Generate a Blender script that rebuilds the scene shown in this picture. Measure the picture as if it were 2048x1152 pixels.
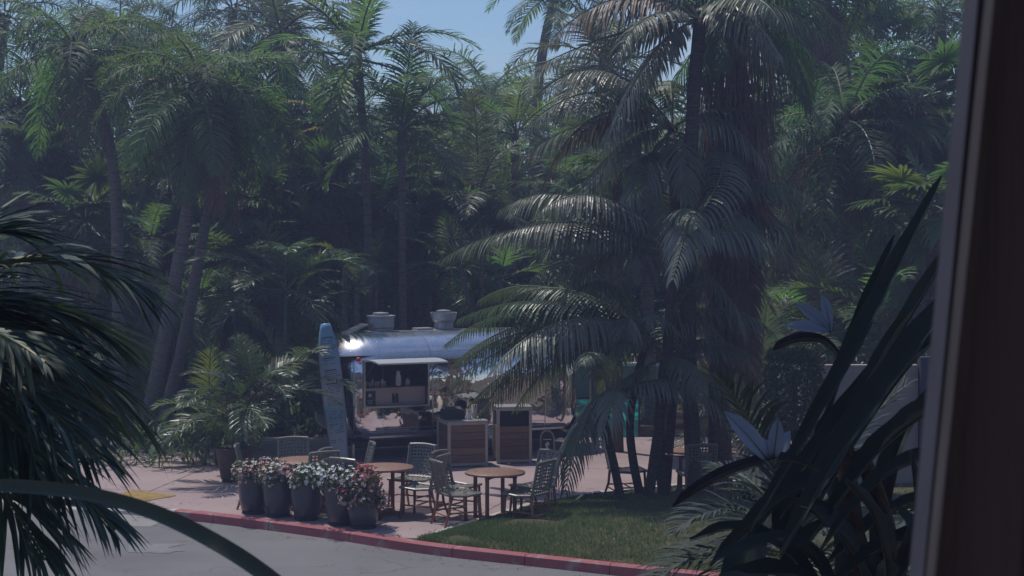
import bpy, math, random
import numpy as np
from mathutils import Vector, Matrix, Euler

# ------------------------------------------------------------------ camera, sky, sun, exposure
for o in list(bpy.data.objects): bpy.data.objects.remove(o)
scene = bpy.context.scene
COL = scene.collection
F, HZ, H = 3700.0, 420.0, 4.7           # focal length in photo pixels, horizon row, eye height
def at(px, py, Y): return Vector(((px-1024)/F*Y, Y, H-(py-HZ)/F*Y))
def gp(px, py, z=0.0):
    Y = (H-z)*F/(py-HZ); return Vector(((px-1024)/F*Y, Y, z))

cam = bpy.data.cameras.new('camera'); camo = bpy.data.objects.new('camera', cam); COL.objects.link(camo)
camo.location = (0, 0, H); camo.rotation_euler = (math.radians(90), 0, 0)
cam.sensor_width = 36; cam.lens = 36*F/2048; cam.shift_y = -(576-HZ)/2048
cam.clip_start = 0.05; cam.clip_end = 2000
cam.dof.use_dof = True; cam.dof.focus_distance = 30; cam.dof.aperture_fstop = 14
scene.camera = camo

SUN_EL = math.radians(65)
SH = Vector((0.70, -0.71, 0)).normalized()      # where shadows fall on the ground
sun_dir = Vector((-SH.x*math.cos(SUN_EL), -SH.y*math.cos(SUN_EL), math.sin(SUN_EL)))
w = bpy.data.worlds.new('World'); scene.world = w; w.use_nodes = True
nt = w.node_tree; nt.nodes.clear()
def N(tree, t, **kw):
    n = tree.nodes.new(t)
    for k, v in kw.items():
        if k.startswith('i_'): n.inputs[k[2:].replace('_', ' ')].default_value = v
        else: setattr(n, k, v)
    return n
wo = N(nt, 'ShaderNodeOutputWorld'); bg = N(nt, 'ShaderNodeBackground'); bg.inputs[1].default_value = 0.118
sky = N(nt, 'ShaderNodeTexSky', sky_type='NISHITA', sun_disc=False, sun_elevation=SUN_EL,
        sun_rotation=math.atan2(sun_dir.x, sun_dir.y), air_density=.9, dust_density=0.1, ozone_density=6.5)
tc = N(nt, 'ShaderNodeTexCoord'); mp = N(nt, 'ShaderNodeMapping'); mp.inputs['Scale'].default_value = (2.2, 2.2, 9.0)
nz = N(nt, 'ShaderNodeTexNoise'); nz.inputs['Scale'].default_value = 2.3; nz.inputs['Detail'].default_value = 7; nz.inputs['Distortion'].default_value = .6
rp = N(nt, 'ShaderNodeValToRGB'); rp.color_ramp.elements[0].position = .50; rp.color_ramp.elements[1].position = .78
rp.color_ramp.elements[1].color = (.75, .75, .75, 1)
mx = N(nt, 'ShaderNodeMix', data_type='RGBA'); mx.inputs[7].default_value = (5.2, 5.9, 7.6, 1)
L = nt.links.new
L(tc.outputs['Generated'], mp.inputs[0]); L(mp.outputs[0], nz.inputs['Vector']); L(nz.outputs['Fac'], rp.inputs[0])
L(rp.outputs[0], mx.inputs[0]); L(sky.outputs[0], mx.inputs[6]); L(mx.outputs[2], bg.inputs[0]); L(bg.outputs[0], wo.inputs[0])

sl = bpy.data.lights.new('sun', 'SUN'); sl.energy = 3.8; sl.angle = math.radians(.5); sl.color = (1, .94, .86)
so = bpy.data.objects.new('sun', sl); COL.objects.link(so); so.location = (-20, 20, 40)
so.rotation_euler = (-sun_dir).to_track_quat('-Z', 'Y').to_euler()
scene.view_settings.view_transform = 'Standard'; scene.view_settings.look = 'None'
scene.view_settings.exposure = -0.28; scene.view_settings.gamma = 1; scene.view_settings.use_curve_mapping = False
scene.render.engine = 'CYCLES'
cy = scene.cycles
cy.max_bounces = 7; cy.diffuse_bounces = 3; cy.glossy_bounces = 4; cy.transmission_bounces = 4; cy.transparent_max_bounces = 6; cy.volume_bounces = 0
cy.use_denoising = True; cy.caustics_reflective = False; cy.caustics_refractive = False

# ------------------------------------------------------------------ helpers
R = random.Random(7)
PI = math.pi
class MB:
    """collects vertices and faces (with a material slot each) and links them as one mesh"""
    def __init__(s): s.v = []; s.f = []; s.m = []
    def face(s, idx, m=0): s.f.append(idx); s.m.append(m)
    def quad(s, a, b, c, d, m=0):
        n = len(s.v); s.v += [tuple(a), tuple(b), tuple(c), tuple(d)]; s.face((n, n+1, n+2, n+3), m)
    def poly(s, pts, m=0):
        n = len(s.v); s.v += [tuple(p) for p in pts]; s.face(tuple(range(n, n+len(pts))), m)
    def box(s, c, size, rot=None, m=0, bev=0.0):
        c = Vector(c); hx, hy, hz = size[0]/2, size[1]/2, size[2]/2
        M = rot.to_matrix() if rot is not None else Matrix.Identity(3)
        n = len(s.v)
        if bev <= 0:
            for z in (-hz, hz):
                for (x, y) in ((-hx, -hy), (hx, -hy), (hx, hy), (-hx, hy)): s.v.append(tuple(c + M @ Vector((x, y, z))))
            for q in ((3, 2, 1, 0), (4, 5, 6, 7), (0, 1, 5, 4), (1, 2, 6, 5), (2, 3, 7, 6), (3, 0, 4, 7)): s.face(tuple(n+i for i in q), m)
        else:
            b = bev
            rings = [(-hz, b), (-hz+b, 0), (hz-b, 0), (hz, b)]
            for z, ins in rings:
                X, Y = hx-ins, hy-ins
                e = b if ins == 0 else 0
                for (x, y) in ((-X+e, -Y), (X-e, -Y), (X, -Y+e), (X, Y-e), (X-e, Y), (-X+e, Y), (-X, Y-e), (-X, -Y+e)):
                    s.v.append(tuple(c + M @ Vector((x, y, z))))
            for k in range(3):
                for i in range(8): s.face((n+k*8+i, n+k*8+(i+1) % 8, n+k*8+8+(i+1) % 8, n+k*8+8+i), m)
            s.face(tuple(n+i for i in range(7, -1, -1)), m); s.face(tuple(n+24+i for i in range(8)), m)
    def tube(s, pts, rad, k=6, m=0, caps=True):
        pts = [Vector(p) for p in pts]; n0 = len(s.v); ref = None
        for i, p in enumerate(pts):
            t = (pts[min(i+1, len(pts)-1)] - pts[max(i-1, 0)])
            t = t.normalized() if t.length > 1e-9 else Vector((0, 0, 1))
            if ref is None: ref = t.cross(Vector((0, 1, 0)) if abs(t.y) < .9 else Vector((1, 0, 0))).normalized()
            ref = (ref - t*ref.dot(t)).normalized(); b = t.cross(ref)
            r = rad[i] if isinstance(rad, (list, tuple)) else rad
            for j in range(k):
                a = 2*PI*j/k; s.v.append(tuple(p + ref*math.cos(a)*r + b*math.sin(a)*r))
        for i in range(len(pts)-1):
            for j in range(k):
                a = n0+i*k+j; b_ = n0+i*k+(j+1) % k; s.face((a, b_, b_+k, a+k), m)
        if caps:
            s.face(tuple(n0+j for j in range(k-1, -1, -1)), m); e = n0+(len(pts)-1)*k; s.face(tuple(e+j for j in range(k)), m)
    def lathe(s, prof, k=24, c=(0, 0, 0), m=0, cap0=True, cap1=True):
        n0 = len(s.v)
        for (r, z) in prof:
            for j in range(k):
                a = 2*PI*j/k; s.v.append((c[0]+r*math.cos(a), c[1]+r*math.sin(a), c[2]+z))
        for i in range(len(prof)-1):
            for j in range(k):
                a = n0+i*k+j; b = n0+i*k+(j+1) % k; s.face((a, b, b+k, a+k), m)
        if cap0: s.face(tuple(n0+j for j in range(k-1, -1, -1)), m)
        if cap1: e = n0+(len(prof)-1)*k; s.face(tuple(e+j for j in range(k)), m)
    def prism(s, pts, z0, z1, m=0):
        n = len(s.v); k = len(pts)
        s.v += [(p[0], p[1], z0) for p in pts] + [(p[0], p[1], z1) for p in pts]
        s.face(tuple(n+i for i in range(k-1, -1, -1)), m); s.face(tuple(n+k+i for i in range(k)), m)
        for i in range(k): s.face((n+i, n+(i+1) % k, n+k+(i+1) % k, n+k+i), m)
    def mesh(s, name, mats, smooth=False):
        me = bpy.data.meshes.new(name); me.from_pydata(s.v, [], s.f)
        for m in (mats if isinstance(mats, (list, tuple)) else [mats]): me.materials.append(m)
        if len(me.materials) > 1: me.polygons.foreach_set('material_index', s.m)
        if smooth: me.polygons.foreach_set('use_smooth', [True]*len(me.polygons))
        me.update(); return me
    def build(s, name, mats, parent=None, smooth=False): return link(name, s.mesh(name, mats, smooth), parent)

def link(name, data, parent=None, loc=None, rot=None, scl=None):
    o = bpy.data.objects.new(name, data); COL.objects.link(o)
    if parent is not None: o.parent = parent
    if loc is not None: o.location = loc
    if rot is not None: o.rotation_euler = rot
    if scl is not None: o.scale = scl if hasattr(scl, '__len__') else (scl,)*3
    return o
def tag(o, label=None, cat=None, group=None, kind=None):
    if label: o['label'] = label
    if cat: o['category'] = cat
    if group: o['group'] = group
    if kind: o['kind'] = kind
    return o
def thing(name, label, cat, loc=(0, 0, 0), rz=0.0, group=None):
    return tag(link(name, None, None, loc, (0, 0, rz)), label, cat, group)
def copy_tree(o, parent=None):
    c = o.copy(); COL.objects.link(c); c.parent = parent
    for ch in KIDS(o): copy_tree(ch, c)
    return c
def KIDS(o): return [x for x in bpy.data.objects if x.parent == o]

# ------------------------------------------------------------------ materials
def mat(name, col, rough=.6, metal=0.0, spec=.5, var=0.0, vscale=8.0, bump=0.0, bscale=40.0, col2=None, coat=0.0, coord='Object', detail=5, obj_rand=0.0, bdist=.02, mapscale=None, r2=None):
    m = bpy.data.materials.new(name); m.use_nodes = True; t = m.node_tree; t.nodes.clear(); l = t.links.new
    out = N(t, 'ShaderNodeOutputMaterial'); p = N(t, 'ShaderNodeBsdfPrincipled')
    p.inputs['Roughness'].default_value = rough; p.inputs['Metallic'].default_value = metal
    p.inputs['Specular IOR Level'].default_value = spec; p.inputs['Coat Weight'].default_value = coat
    c4 = (*col, 1); p.inputs['Base Color'].default_value = c4
    l(p.outputs[0], out.inputs[0])
    src = None; vec = None
    if var or col2 or bump:
        tcn = N(t, 'ShaderNodeTexCoord'); vec = tcn.outputs[coord]
        if mapscale:
            mpn = N(t, 'ShaderNodeMapping'); mpn.inputs['Scale'].default_value = mapscale; l(vec, mpn.inputs[0]); vec = mpn.outputs[0]
    if var or col2:
        nn = N(t, 'ShaderNodeTexNoise'); nn.inputs['Scale'].default_value = vscale; nn.inputs['Detail'].default_value = detail; nn.inputs['Roughness'].default_value = .62
        l(vec, nn.inputs['Vector'])
        mr = N(t, 'ShaderNodeMapRange'); mr.inputs[1].default_value = .32; mr.inputs[2].default_value = .68; l(nn.outputs['Fac'], mr.inputs[0])
        mi = N(t, 'ShaderNodeMix', data_type='RGBA'); l(mr.outputs[0], mi.inputs[0])
        a = c4; b = (*col2, 1) if col2 else tuple(min(1, x*(1+var)) for x in col)+(1,)
        if not col2: a = tuple(x*(1-var) for x in col)+(1,)
        mi.inputs[6].default_value = a; mi.inputs[7].default_value = b; src = mi.outputs[2]
        if r2 is not None:
            mr2 = N(t, 'ShaderNodeMapRange'); mr2.inputs[3].default_value = rough; mr2.inputs[4].default_value = r2; l(mr.outputs[0], mr2.inputs[0]); l(mr2.outputs[0], p.inputs['Roughness'])
    if obj_rand:
        oi = N(t, 'ShaderNodeObjectInfo'); h = N(t, 'ShaderNodeHueSaturation')
        mrv = N(t, 'ShaderNodeMapRange'); mrv.inputs[3].default_value = 1-obj_rand; mrv.inputs[4].default_value = 1+obj_rand
        l(oi.outputs['Random'], mrv.inputs[0]); l(mrv.outputs[0], h.inputs['Value'])
        if src: l(src, h.inputs['Color'])
        else: h.inputs['Color'].default_value = c4
        src = h.outputs[0]
    if src: l(src, p.inputs['Base Color'])
    if bump:
        bn = N(t, 'ShaderNodeTexNoise'); bn.inputs['Scale'].default_value = bscale; bn.inputs['Detail'].default_value = 4; l(vec, bn.inputs['Vector'])
        bu = N(t, 'ShaderNodeBump'); bu.inputs['Strength'].default_value = bump; bu.inputs['Distance'].default_value = bdist
        l(bn.outputs['Fac'], bu.inputs['Height']); l(bu.outputs[0], p.inputs['Normal'])
    return m

def leaf_mat(name, col, trans, rough=.38, tfac=.32, spec=.5, rand=.35, hue=.02, patch=None):
    m = bpy.data.materials.new(name); m.use_nodes = True; t = m.node_tree; t.nodes.clear(); l = t.links.new
    out = N(t, 'ShaderNodeOutputMaterial'); p = N(t, 'ShaderNodeBsdfPrincipled'); tr = N(t, 'ShaderNodeBsdfTranslucent'); ms = N(t, 'ShaderNodeMixShader')
    p.inputs['Roughness'].default_value = rough; p.inputs['Specular IOR Level'].default_value = spec
    oi = N(t, 'ShaderNodeObjectInfo'); tcn = N(t, 'ShaderNodeTexCoord')
    nn = N(t, 'ShaderNodeTexNoise'); nn.inputs['Scale'].default_value = 3.0; nn.inputs['Detail'].default_value = 3; l(tcn.outputs['Object'], nn.inputs['Vector'])
    ad = N(t, 'ShaderNodeMath', operation='ADD'); l(oi.outputs['Random'], ad.inputs[0]); l(nn.outputs['Fac'], ad.inputs[1])
    mr = N(t, 'ShaderNodeMapRange'); mr.inputs[1].default_value = .3; mr.inputs[2].default_value = 1.2; mr.inputs[3].default_value = 1-rand; mr.inputs[4].default_value = 1+rand; l(ad.outputs[0], mr.inputs[0])
    mh = N(t, 'ShaderNodeMapRange'); mh.inputs[3].default_value = .5-hue; mh.inputs[4].default_value = .5+hue; l(oi.outputs['Random'], mh.inputs[0])
    for c, node in ((col, p.inputs['Base Color']), (trans, tr.inputs['Color'])):
        h = N(t, 'ShaderNodeHueSaturation'); h.inputs['Color'].default_value = (*c, 1); l(mr.outputs[0], h.inputs['Value']); l(mh.outputs[0], h.inputs['Hue'])
        if patch:
            n2 = N(t, 'ShaderNodeTexNoise'); n2.inputs['Scale'].default_value = 9.0; n2.inputs['Detail'].default_value = 4; l(tcn.outputs['Object'], n2.inputs['Vector'])
            mq = N(t, 'ShaderNodeMapRange'); mq.inputs[1].default_value = .56; mq.inputs[2].default_value = .74; l(n2.outputs['Fac'], mq.inputs[0])
            mi = N(t, 'ShaderNodeMix', data_type='RGBA'); l(mq.outputs[0], mi.inputs[0]); l(h.outputs[0], mi.inputs[6]); mi.inputs[7].default_value = (*patch, 1); l(mi.outputs[2], node)
        else: l(h.outputs[0], node)
    ms.inputs[0].default_value = tfac; l(p.outputs[0], ms.inputs[1]); l(tr.outputs[0], ms.inputs[2]); l(ms.outputs[0], out.inputs[0])
    return m

M = {}
M['kentia'] = leaf_mat('kentia leaf', (.085, .115, .070), (.15, .20, .06), rough=.46, tfac=.28, spec=.5, patch=(.16, .125, .08))
M['hero'] = leaf_mat('sunlit sheen frond leaf', (.15, .17, .135), (.14, .18, .08), rough=.40, tfac=.18, spec=.6, rand=.2, patch=(.20, .17, .13))  # sunlit sheen put into the base colour, a paler copy of kentia
M['bush'] = leaf_mat('bushy frond leaf', (.048, .085, .046), (.09, .15, .045), rough=.40, tfac=.26, spec=.55, rand=.3)
M['tan'] = leaf_mat('browning frond leaf', (.17, .135, .10), (.19, .13, .07), rough=.5, tfac=.25, rand=.2, patch=(.22, .12, .06))
M['feather'] = leaf_mat('feather leaf', (.052, .105, .036), (.16, .29, .05), rough=.55, tfac=.42, spec=.4)
M['date'] = leaf_mat('date leaf', (.045, .095, .045), (.11, .22, .055), rough=.55, tfac=.40, spec=.4)
M['lime'] = leaf_mat('young leaf', (.08, .135, .032), (.20, .28, .04), rough=.45, tfac=.42)
M['yellow'] = leaf_mat('yellowing leaf', (.20, .18, .03), (.40, .34, .04), rough=.45, tfac=.45)
M['fan'] = leaf_mat('fan leaf', (.055, .11, .036), (.13, .23, .045), rough=.5, tfac=.36)
M['dead'] = leaf_mat('dead leaf', (.17, .105, .075), (.15, .09, .05), rough=.7, tfac=.15, spec=.2, hue=.01)
M['sword'] = leaf_mat('sword leaf', (.06, .09, .055), (.08, .13, .05), rough=.4, tfac=.2)
M['under'] = leaf_mat('undergrowth leaf', (.045, .085, .032), (.10, .17, .04), rough=.55, tfac=.32, spec=.35)
M['front'] = leaf_mat('near palm leaf', (.056, .088, .068), (.06, .11, .05), rough=.5, tfac=.2, rand=.25, spec=.4)
M['paddle'] = leaf_mat('paddle leaf', (.044, .060, .058), (.04, .06, .04), rough=.65, tfac=.12, rand=.2, spec=.25)  # leaf colour lifted to carry the bluish window veil
M['nearleaf'] = leaf_mat('near blade', (.11, .135, .10), (.04, .07, .04), rough=.6, tfac=.08, rand=.1, spec=.3)
M['sepal'] = leaf_mat('sepal', (.27, .34, .46), (.25, .32, .42), rough=.5, tfac=.3, rand=.1, hue=.005)
M['spathe'] = mat('spathe', (.035, .04, .06), .5, var=.4, vscale=9)
M['rachis'] = mat('rachis', (.11, .13, .06), .5, obj_rand=.3)
M['rachis_dead'] = mat('dead rachis', (.13, .085, .055), .8, obj_rand=.3)
M['grassblade'] = leaf_mat('grass blade', (.085, .115, .045), (.13, .19, .05), rough=.5, tfac=.3, rand=.5)
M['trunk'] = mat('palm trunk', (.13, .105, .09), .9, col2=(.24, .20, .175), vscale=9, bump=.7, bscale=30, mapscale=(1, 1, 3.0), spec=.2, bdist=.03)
M['trunk_clump'] = mat('shade toned palm stem', (.055, .046, .04), .95, col2=(.11, .09, .078), vscale=9, bump=.8, bscale=30, mapscale=(1, 1, 3.0), spec=.1, bdist=.03)  # shade inside the clump put into the colour, darker copy of the trunk
M['trunk_dark'] = mat('fibrous trunk', (.07, .05, .038), .95, col2=(.15, .105, .075), vscale=14, bump=1.0, bscale=24, spec=.1, bdist=.05)
M['ring'] = mat('leaf scar', (.12, .10, .085), .95, spec=.1)
M['shaft'] = mat('crownshaft', (.07, .11, .05), .45, var=.35, vscale=5)
M['fibre'] = mat('dead fibre', (.13, .095, .08), .95, col2=(.22, .165, .14), vscale=12, spec=.1)
M['fruit'] = mat('fruit', (.19, .15, .10), .5, obj_rand=.2)
M['ground'] = mat('leaf litter ground', (.06, .045, .032), .95, col2=(.13, .10, .07), vscale=3, bump=.6, bscale=12, spec=.1, bdist=.05)
def rough_paving(name, c1, c2, c3, s1, s2, rough, bump, bs, spots=(.09, .07, .07), sp=(.66, .8), crack=0):
    m = bpy.data.materials.new(name); m.use_nodes = True; t = m.node_tree; t.nodes.clear(); l = t.links.new
    out = N(t, 'ShaderNodeOutputMaterial'); p = N(t, 'ShaderNodeBsdfPrincipled'); p.inputs['Roughness'].default_value = rough; p.inputs['Specular IOR Level'].default_value = .3
    tcn = N(t, 'ShaderNodeTexCoord'); v = tcn.outputs['Object']
    def noise(sc, d=6):
        n = N(t, 'ShaderNodeTexNoise'); n.inputs['Scale'].default_value = sc; n.inputs['Detail'].default_value = d; n.inputs['Roughness'].default_value = .65; l(v, n.inputs['Vector']); return n.outputs['Fac']
    def rng(f, a, b):
        r = N(t, 'ShaderNodeMapRange'); r.inputs[1].default_value = a; r.inputs[2].default_value = b; l(f, r.inputs[0]); return r.outputs[0]
    def mix(f, a, b):
        i = N(t, 'ShaderNodeMix', data_type='RGBA'); l(f, i.inputs[0])
        for s, x in ((6, a), (7, b)):
            if isinstance(x, tuple): i.inputs[s].default_value = (*x, 1)
            else: l(x, i.inputs[s])
        return i.outputs[2]
    c = mix(rng(noise(s1), .35, .65), c1, c2)
    c = mix(rng(noise(s2, 3), .5, .75), c, c3)
    c = mix(rng(noise(s1*1.7+.3, 7), *sp), c, spots)
    if crack:
        nv_ = N(t, 'ShaderNodeTexNoise'); nv_.inputs['Scale'].default_value = 1.1; nv_.inputs['Detail'].default_value = 5; l(v, nv_.inputs['Vector'])
        va = N(t, 'ShaderNodeVectorMath', operation='MULTIPLY_ADD'); va.inputs[1].default_value = (1.4, 1.4, 0); l(nv_.outputs['Color'], va.inputs[0]); l(v, va.inputs[2])
        vo = N(t, 'ShaderNodeTexVoronoi', feature='DISTANCE_TO_EDGE'); vo.inputs['Scale'].default_value = crack; l(va.outputs[0], vo.inputs['Vector'])
        c = mix(rng(vo.outputs['Distance'], .006, .001), c, tuple(x*.74 for x in c1))
        c = mix(rng(noise(.22, 4), .52, .70), c, tuple(x*.80 for x in c1))
    l(c, p.inputs['Base Color'])
    b = N(t, 'ShaderNodeBump'); b.inputs['Strength'].default_value = bump; b.inputs['Distance'].default_value = .004; l(noise(bs, 4), b.inputs['Height']); l(b.outputs[0], p.inputs['Normal'])
    l(p.outputs[0], out.inputs[0]); return m
M['patio'] = rough_paving('pink concrete', (.345, .262, .262), (.40, .31, .31), (.30, .225, .228), .7, 60, .8, .5, 180, (.24, .18, .18), (.62, .76), .22)
M['asphalt'] = rough_paving('worn asphalt', (.165, .163, .165), (.205, .203, .206), (.13, .13, .134), .45, 90, .85, .8, 220, (.115, .115, .118), (.62, .74), .33)
M['kerbred'] = rough_paving('worn red paint', (.34, .095, .105), (.40, .13, .14), (.29, .09, .095), 2.0, 25, .6, .5, 120, (.36, .27, .26), (.54, .66))
M['concrete'] = rough_paving('pale concrete', (.46, .44, .41), (.56, .54, .50), (.38, .36, .34), 1.5, 50, .85, .5, 150, (.28, .26, .24))
M['apron'] = rough_paving('gutter concrete', (.26, .255, .25), (.30, .295, .285), (.23, .225, .22), 1.2, 50, .85, .5, 150, (.20, .19, .185))
M['roadpaint'] = rough_paving('worn road paint', (.235, .235, .23), (.20, .20, .20), (.18, .18, .18), 3, 40, .8, .4, 150, (.16, .16, .16), (.5, .62))
M['yellow_pad'] = mat('yellow tactile paint', (.40, .27, .09), .8, var=.2, vscale=6)
M['lawn'] = mat('lawn soil', (.05, .06, .03), .95, col2=(.12, .10, .06), vscale=1.6, bump=.5, bscale=40, spec=.1)
M['pool'] = mat('pool water', (.02, .40, .36), .12, var=.12, vscale=.6, bump=.25, bscale=4, spec=.5, mapscale=(1, .4, 1), bdist=.02)
M['stucco'] = mat('stucco', (.36, .295, .265), .9, var=.08, vscale=2, bump=.3, bscale=90, spec=.2)
M['greywall'] = mat('grey wall', (.30, .30, .27), .9, var=.15, vscale=2)
M['white'] = mat('white paint', (.72, .72, .70), .5, var=.05, vscale=5)
M['teal'] = mat('teal canvas', (.03, .30, .30), .8)
M['postwood'] = mat('veil tinted post wood', (.088, .086, .112), .85, spec=.05, col2=(.108, .095, .115), vscale=4, mapscale=(12, 12, .5), bump=.2, bscale=20)  # bluish window veil put into the wood colour
M['postedge'] = mat('veil tinted post edge', (.070, .066, .078), .85, spec=.05, var=.2, vscale=10, mapscale=(6, 6, .7))  # strip colour includes the window veil
M['postdark'] = mat('veil tinted dark frame', (.06, .065, .095), .85, var=.2, vscale=6, spec=.1)  # dark tone lifted towards blue for the window veil
M['teak'] = mat('teak', (.23, .105, .055), .55, col2=(.32, .15, .08), vscale=5, mapscale=(3, 3, 14), obj_rand=.12)
M['teaktop'] = mat('table top teak', (.22, .115, .08), .42, col2=(.33, .20, .145), vscale=6, mapscale=(9, 1.2, 3), obj_rand=.08)
M['wicker'] = mat('wicker', (.145, .145, .125), .30, col2=(.25, .245, .21), vscale=60, bump=.4, bscale=120, bdist=.004)
M['pot'] = mat('glazed pot', (.030, .040, .055), .30, col2=(.055, .068, .085), vscale=5, mapscale=(1, 1, .5), coat=.3, r2=.5)
M['terra'] = mat('brown pot', (.075, .052, .042), .7, var=.3, vscale=6)
M['soil'] = mat('soil', (.03, .022, .016), .95)
M['petals_pink'] = leaf_mat('pink petal', (.60, .38, .40), (.55, .3, .33), rough=.6, tfac=.25, rand=.25)
M['petals_white'] = leaf_mat('white petal', (.72, .74, .72), (.6, .6, .6), rough=.6, tfac=.25, rand=.1)
M['petals_red'] = leaf_mat('red petal', (.42, .045, .06), (.4, .03, .05), rough=.6, tfac=.25, rand=.25)
M['petals_lilac'] = leaf_mat('lilac petal', (.48, .40, .62), (.4, .3, .5), rough=.6, tfac=.25, rand=.1)
M['bedleaf'] = leaf_mat('bedding leaf', (.055, .095, .035), (.1, .17, .03), rough=.5, tfac=.3)

# ------------------------------------------------------------------ the setting
def sheet(name, pts, z, m, label=None):
    b = MB(); b.poly([(p[0], p[1], z) for p in pts]); return tag(b.build(name, m), label, None, None, 'structure')
b = MB(); n = 40
b.quad((-130, -30, -.16), (130, -30, -.16), (130, 200, -.16), (-130, 200, -.16))
tag(b.build('ground', M['ground']), 'brown leaf litter ground under the palms', None, None, 'structure')

K = [(-15, 34.4), (-12, 32.6), (-9, 30.9), (-7.0, 29.8), (-5.26, 28.9), (-4.4, 28.4), (-2.83, 27.3), (-1.26, 26.02), (.18, 25.15), (1.75, 24.25), (2.98, 23.6), (5.5, 22.2), (9, 20.0), (14, 16.5)]
def catmull(P, per=10):
    out = []
    for i in range(len(P)-1):
        p0, p1, p2, p3 = (np.array(P[max(0, min(len(P)-1, j))], float) for j in (i-1, i, i+1, i+2))
        for k in range(per):
            t = k/per; out.append(tuple(.5*((2*p1)+(-p0+p2)*t+(2*p0-5*p1+4*p2-p3)*t*t+(-p0+3*p1-3*p2+p3)*t**3)))
    out.append(tuple(P[-1])); return out
KC = catmull(K)
def kerb_y(x):
    for i in range(len(KC)-1):
        if KC[i][0] <= x <= KC[i+1][0]:
            t = (x-KC[i][0])/(KC[i+1][0]-KC[i][0]); return KC[i][1]*(1-t)+KC[i+1][1]*t
    return KC[0][1] if x < KC[0][0] else KC[-1][1]
# road and patio follow the kerb line
b = MB()
for i in range(len(KC)-1):
    (x0, y0), (x1, y1) = KC[i], KC[i+1]
    b.quad((x0, -8, -.13), (x1, -8, -.13), (x1, y1-.02, -.13), (x0, y0-.02, -.13))
tag(b.build('road', M['asphalt']), 'worn grey asphalt road in front of the kerb', None, None, 'structure')
b = MB()
for i in range(len(KC)-1):
    (x0, y0), (x1, y1) = KC[i], KC[i+1]
    if x1 < -9: continue
    b.quad((x0, y0+.14, 0), (x1, y1+.14, 0), (x1, 38.3, 0), (x0, 38.3, 0))
tag(b.build('patio', M['patio']), 'pink concrete patio around the trailer and tables', None, None, 'structure')
# kerb stones
def tangent(i):
    a, c = KC[max(0, i-1)], KC[min(len(KC)-1, i+1)]; v = Vector((c[0]-a[0], c[1]-a[1], 0)).normalized(); return v
kerb = tag(link('kerb', None), 'red painted kerb between road and patio', None, None, 'structure')
def kerb_stone(i0, i1, m, zt0=.012, zt1=.012):
    b = MB(); n = i1-i0
    for j in range(n+1):
        i = i0+j; t = tangent(i); nrm = Vector((-t.y, t.x, 0)); p = Vector((KC[i][0], KC[i][1], 0))
        if j == 0: p += t*.006
        if j == n: p -= t*.006
        zt = zt0+(zt1-zt0)*j/n
        for (o_, z) in ((-.02, -.14), (-.012, zt-.02), (.010, zt), (.145, zt), (.146, -.10)): b.v.append(tuple(p+nrm*o_+Vector((0, 0, z))))
    for j in range(n):
        for k in range(4): a = j*5+k; b.face((a, a+5, a+6, a+1))
    b.face((0, 1, 2, 3, 4)); e = n*5; b.face((e+4, e+3, e+2, e+1, e))
    return b.build('kerb_stone', m, kerb)
i = 40
spans = []
while i < len(KC)-1: spans.append((i, min(len(KC)-1, i+R.choice((7, 8, 10))))); i = spans[-1][1]
for (a, c) in spans: kerb_stone(a, c, M['kerbred'])
kerb_stone(30, 40, M['concrete'], -.11, .012); kerb_stone(20, 30, M['concrete'], -.11, -.11)
sheet('gutter_apron', [gp(215, 1052, -.13), gp(300, 1054, -.13), gp(352, 1032, -.13), gp(330, 1019, -.13), gp(190, 1010, -.13)], -.126, M['apron'], 'pale concrete gutter apron at the kerb ramp')
sheet('road_marking', [gp(256, 1105, -.13), gp(340, 1107, -.13), gp(352, 1103, -.13), gp(372, 1103, -.13), gp(335, 1096, -.13), gp(370, 1089, -.13), gp(258, 1087, -.13)], -.125, M['roadpaint'], 'worn white painted marking on the road')
# tactile pad: a yellow mat with truncated domes
pad = thing('tactile_paving', 'yellow bumpy tactile paving pad at the kerb ramp', 'paving')
P4 = [gp(215, 1000), gp(280, 1005), gp(352, 992), gp(262, 980)]
b = MB(); b.prism([(p.x, p.y) for p in P4], .002, .010); b.build('pad', M['yellow_pad'], pad)
b = MB()
for i in range(16):
    for j in range(14):
        u, v_ = (i+.5)/16, (j+.5)/14
        p = (P4[0]*(1-u)+P4[1]*u)*(1-v_)+(P4[3]*(1-u)+P4[2]*u)*v_
        b.lathe([(.024, 0), (.016, .007)], 6, (p.x, p.y, .010), cap0=False)
tag(b.build('domes', M['yellow_pad'], pad), kind='stuff')

for (p, q) in (((-8.5, 31.6), (-.2, 29.4)), ((-3.6, 28.0), (-2.2, 35.0)), ((-.9, 27.1), (1.2, 34.5)), ((-8.5, 34.6), (6.0, 33.2)), ((2.4, 31.2), (3.4, 38)), ((-6.2, 30.0), (-5.2, 36))):
    P_, Q_ = Vector((*p, 0)), Vector((*q, 0)); d_ = (Q_-P_).normalized(); n_ = Vector((-d_.y, d_.x, 0))*.006
    b = MB(); u_ = Vector((0, 0, .003)); b.quad(P_-n_+u_, Q_-n_+u_, Q_+n_+u_, P_+n_+u_); tag(b.build('expansion_joint', M['soil']), 'thin dark expansion joint in the pink patio', None, None, 'structure')
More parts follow.
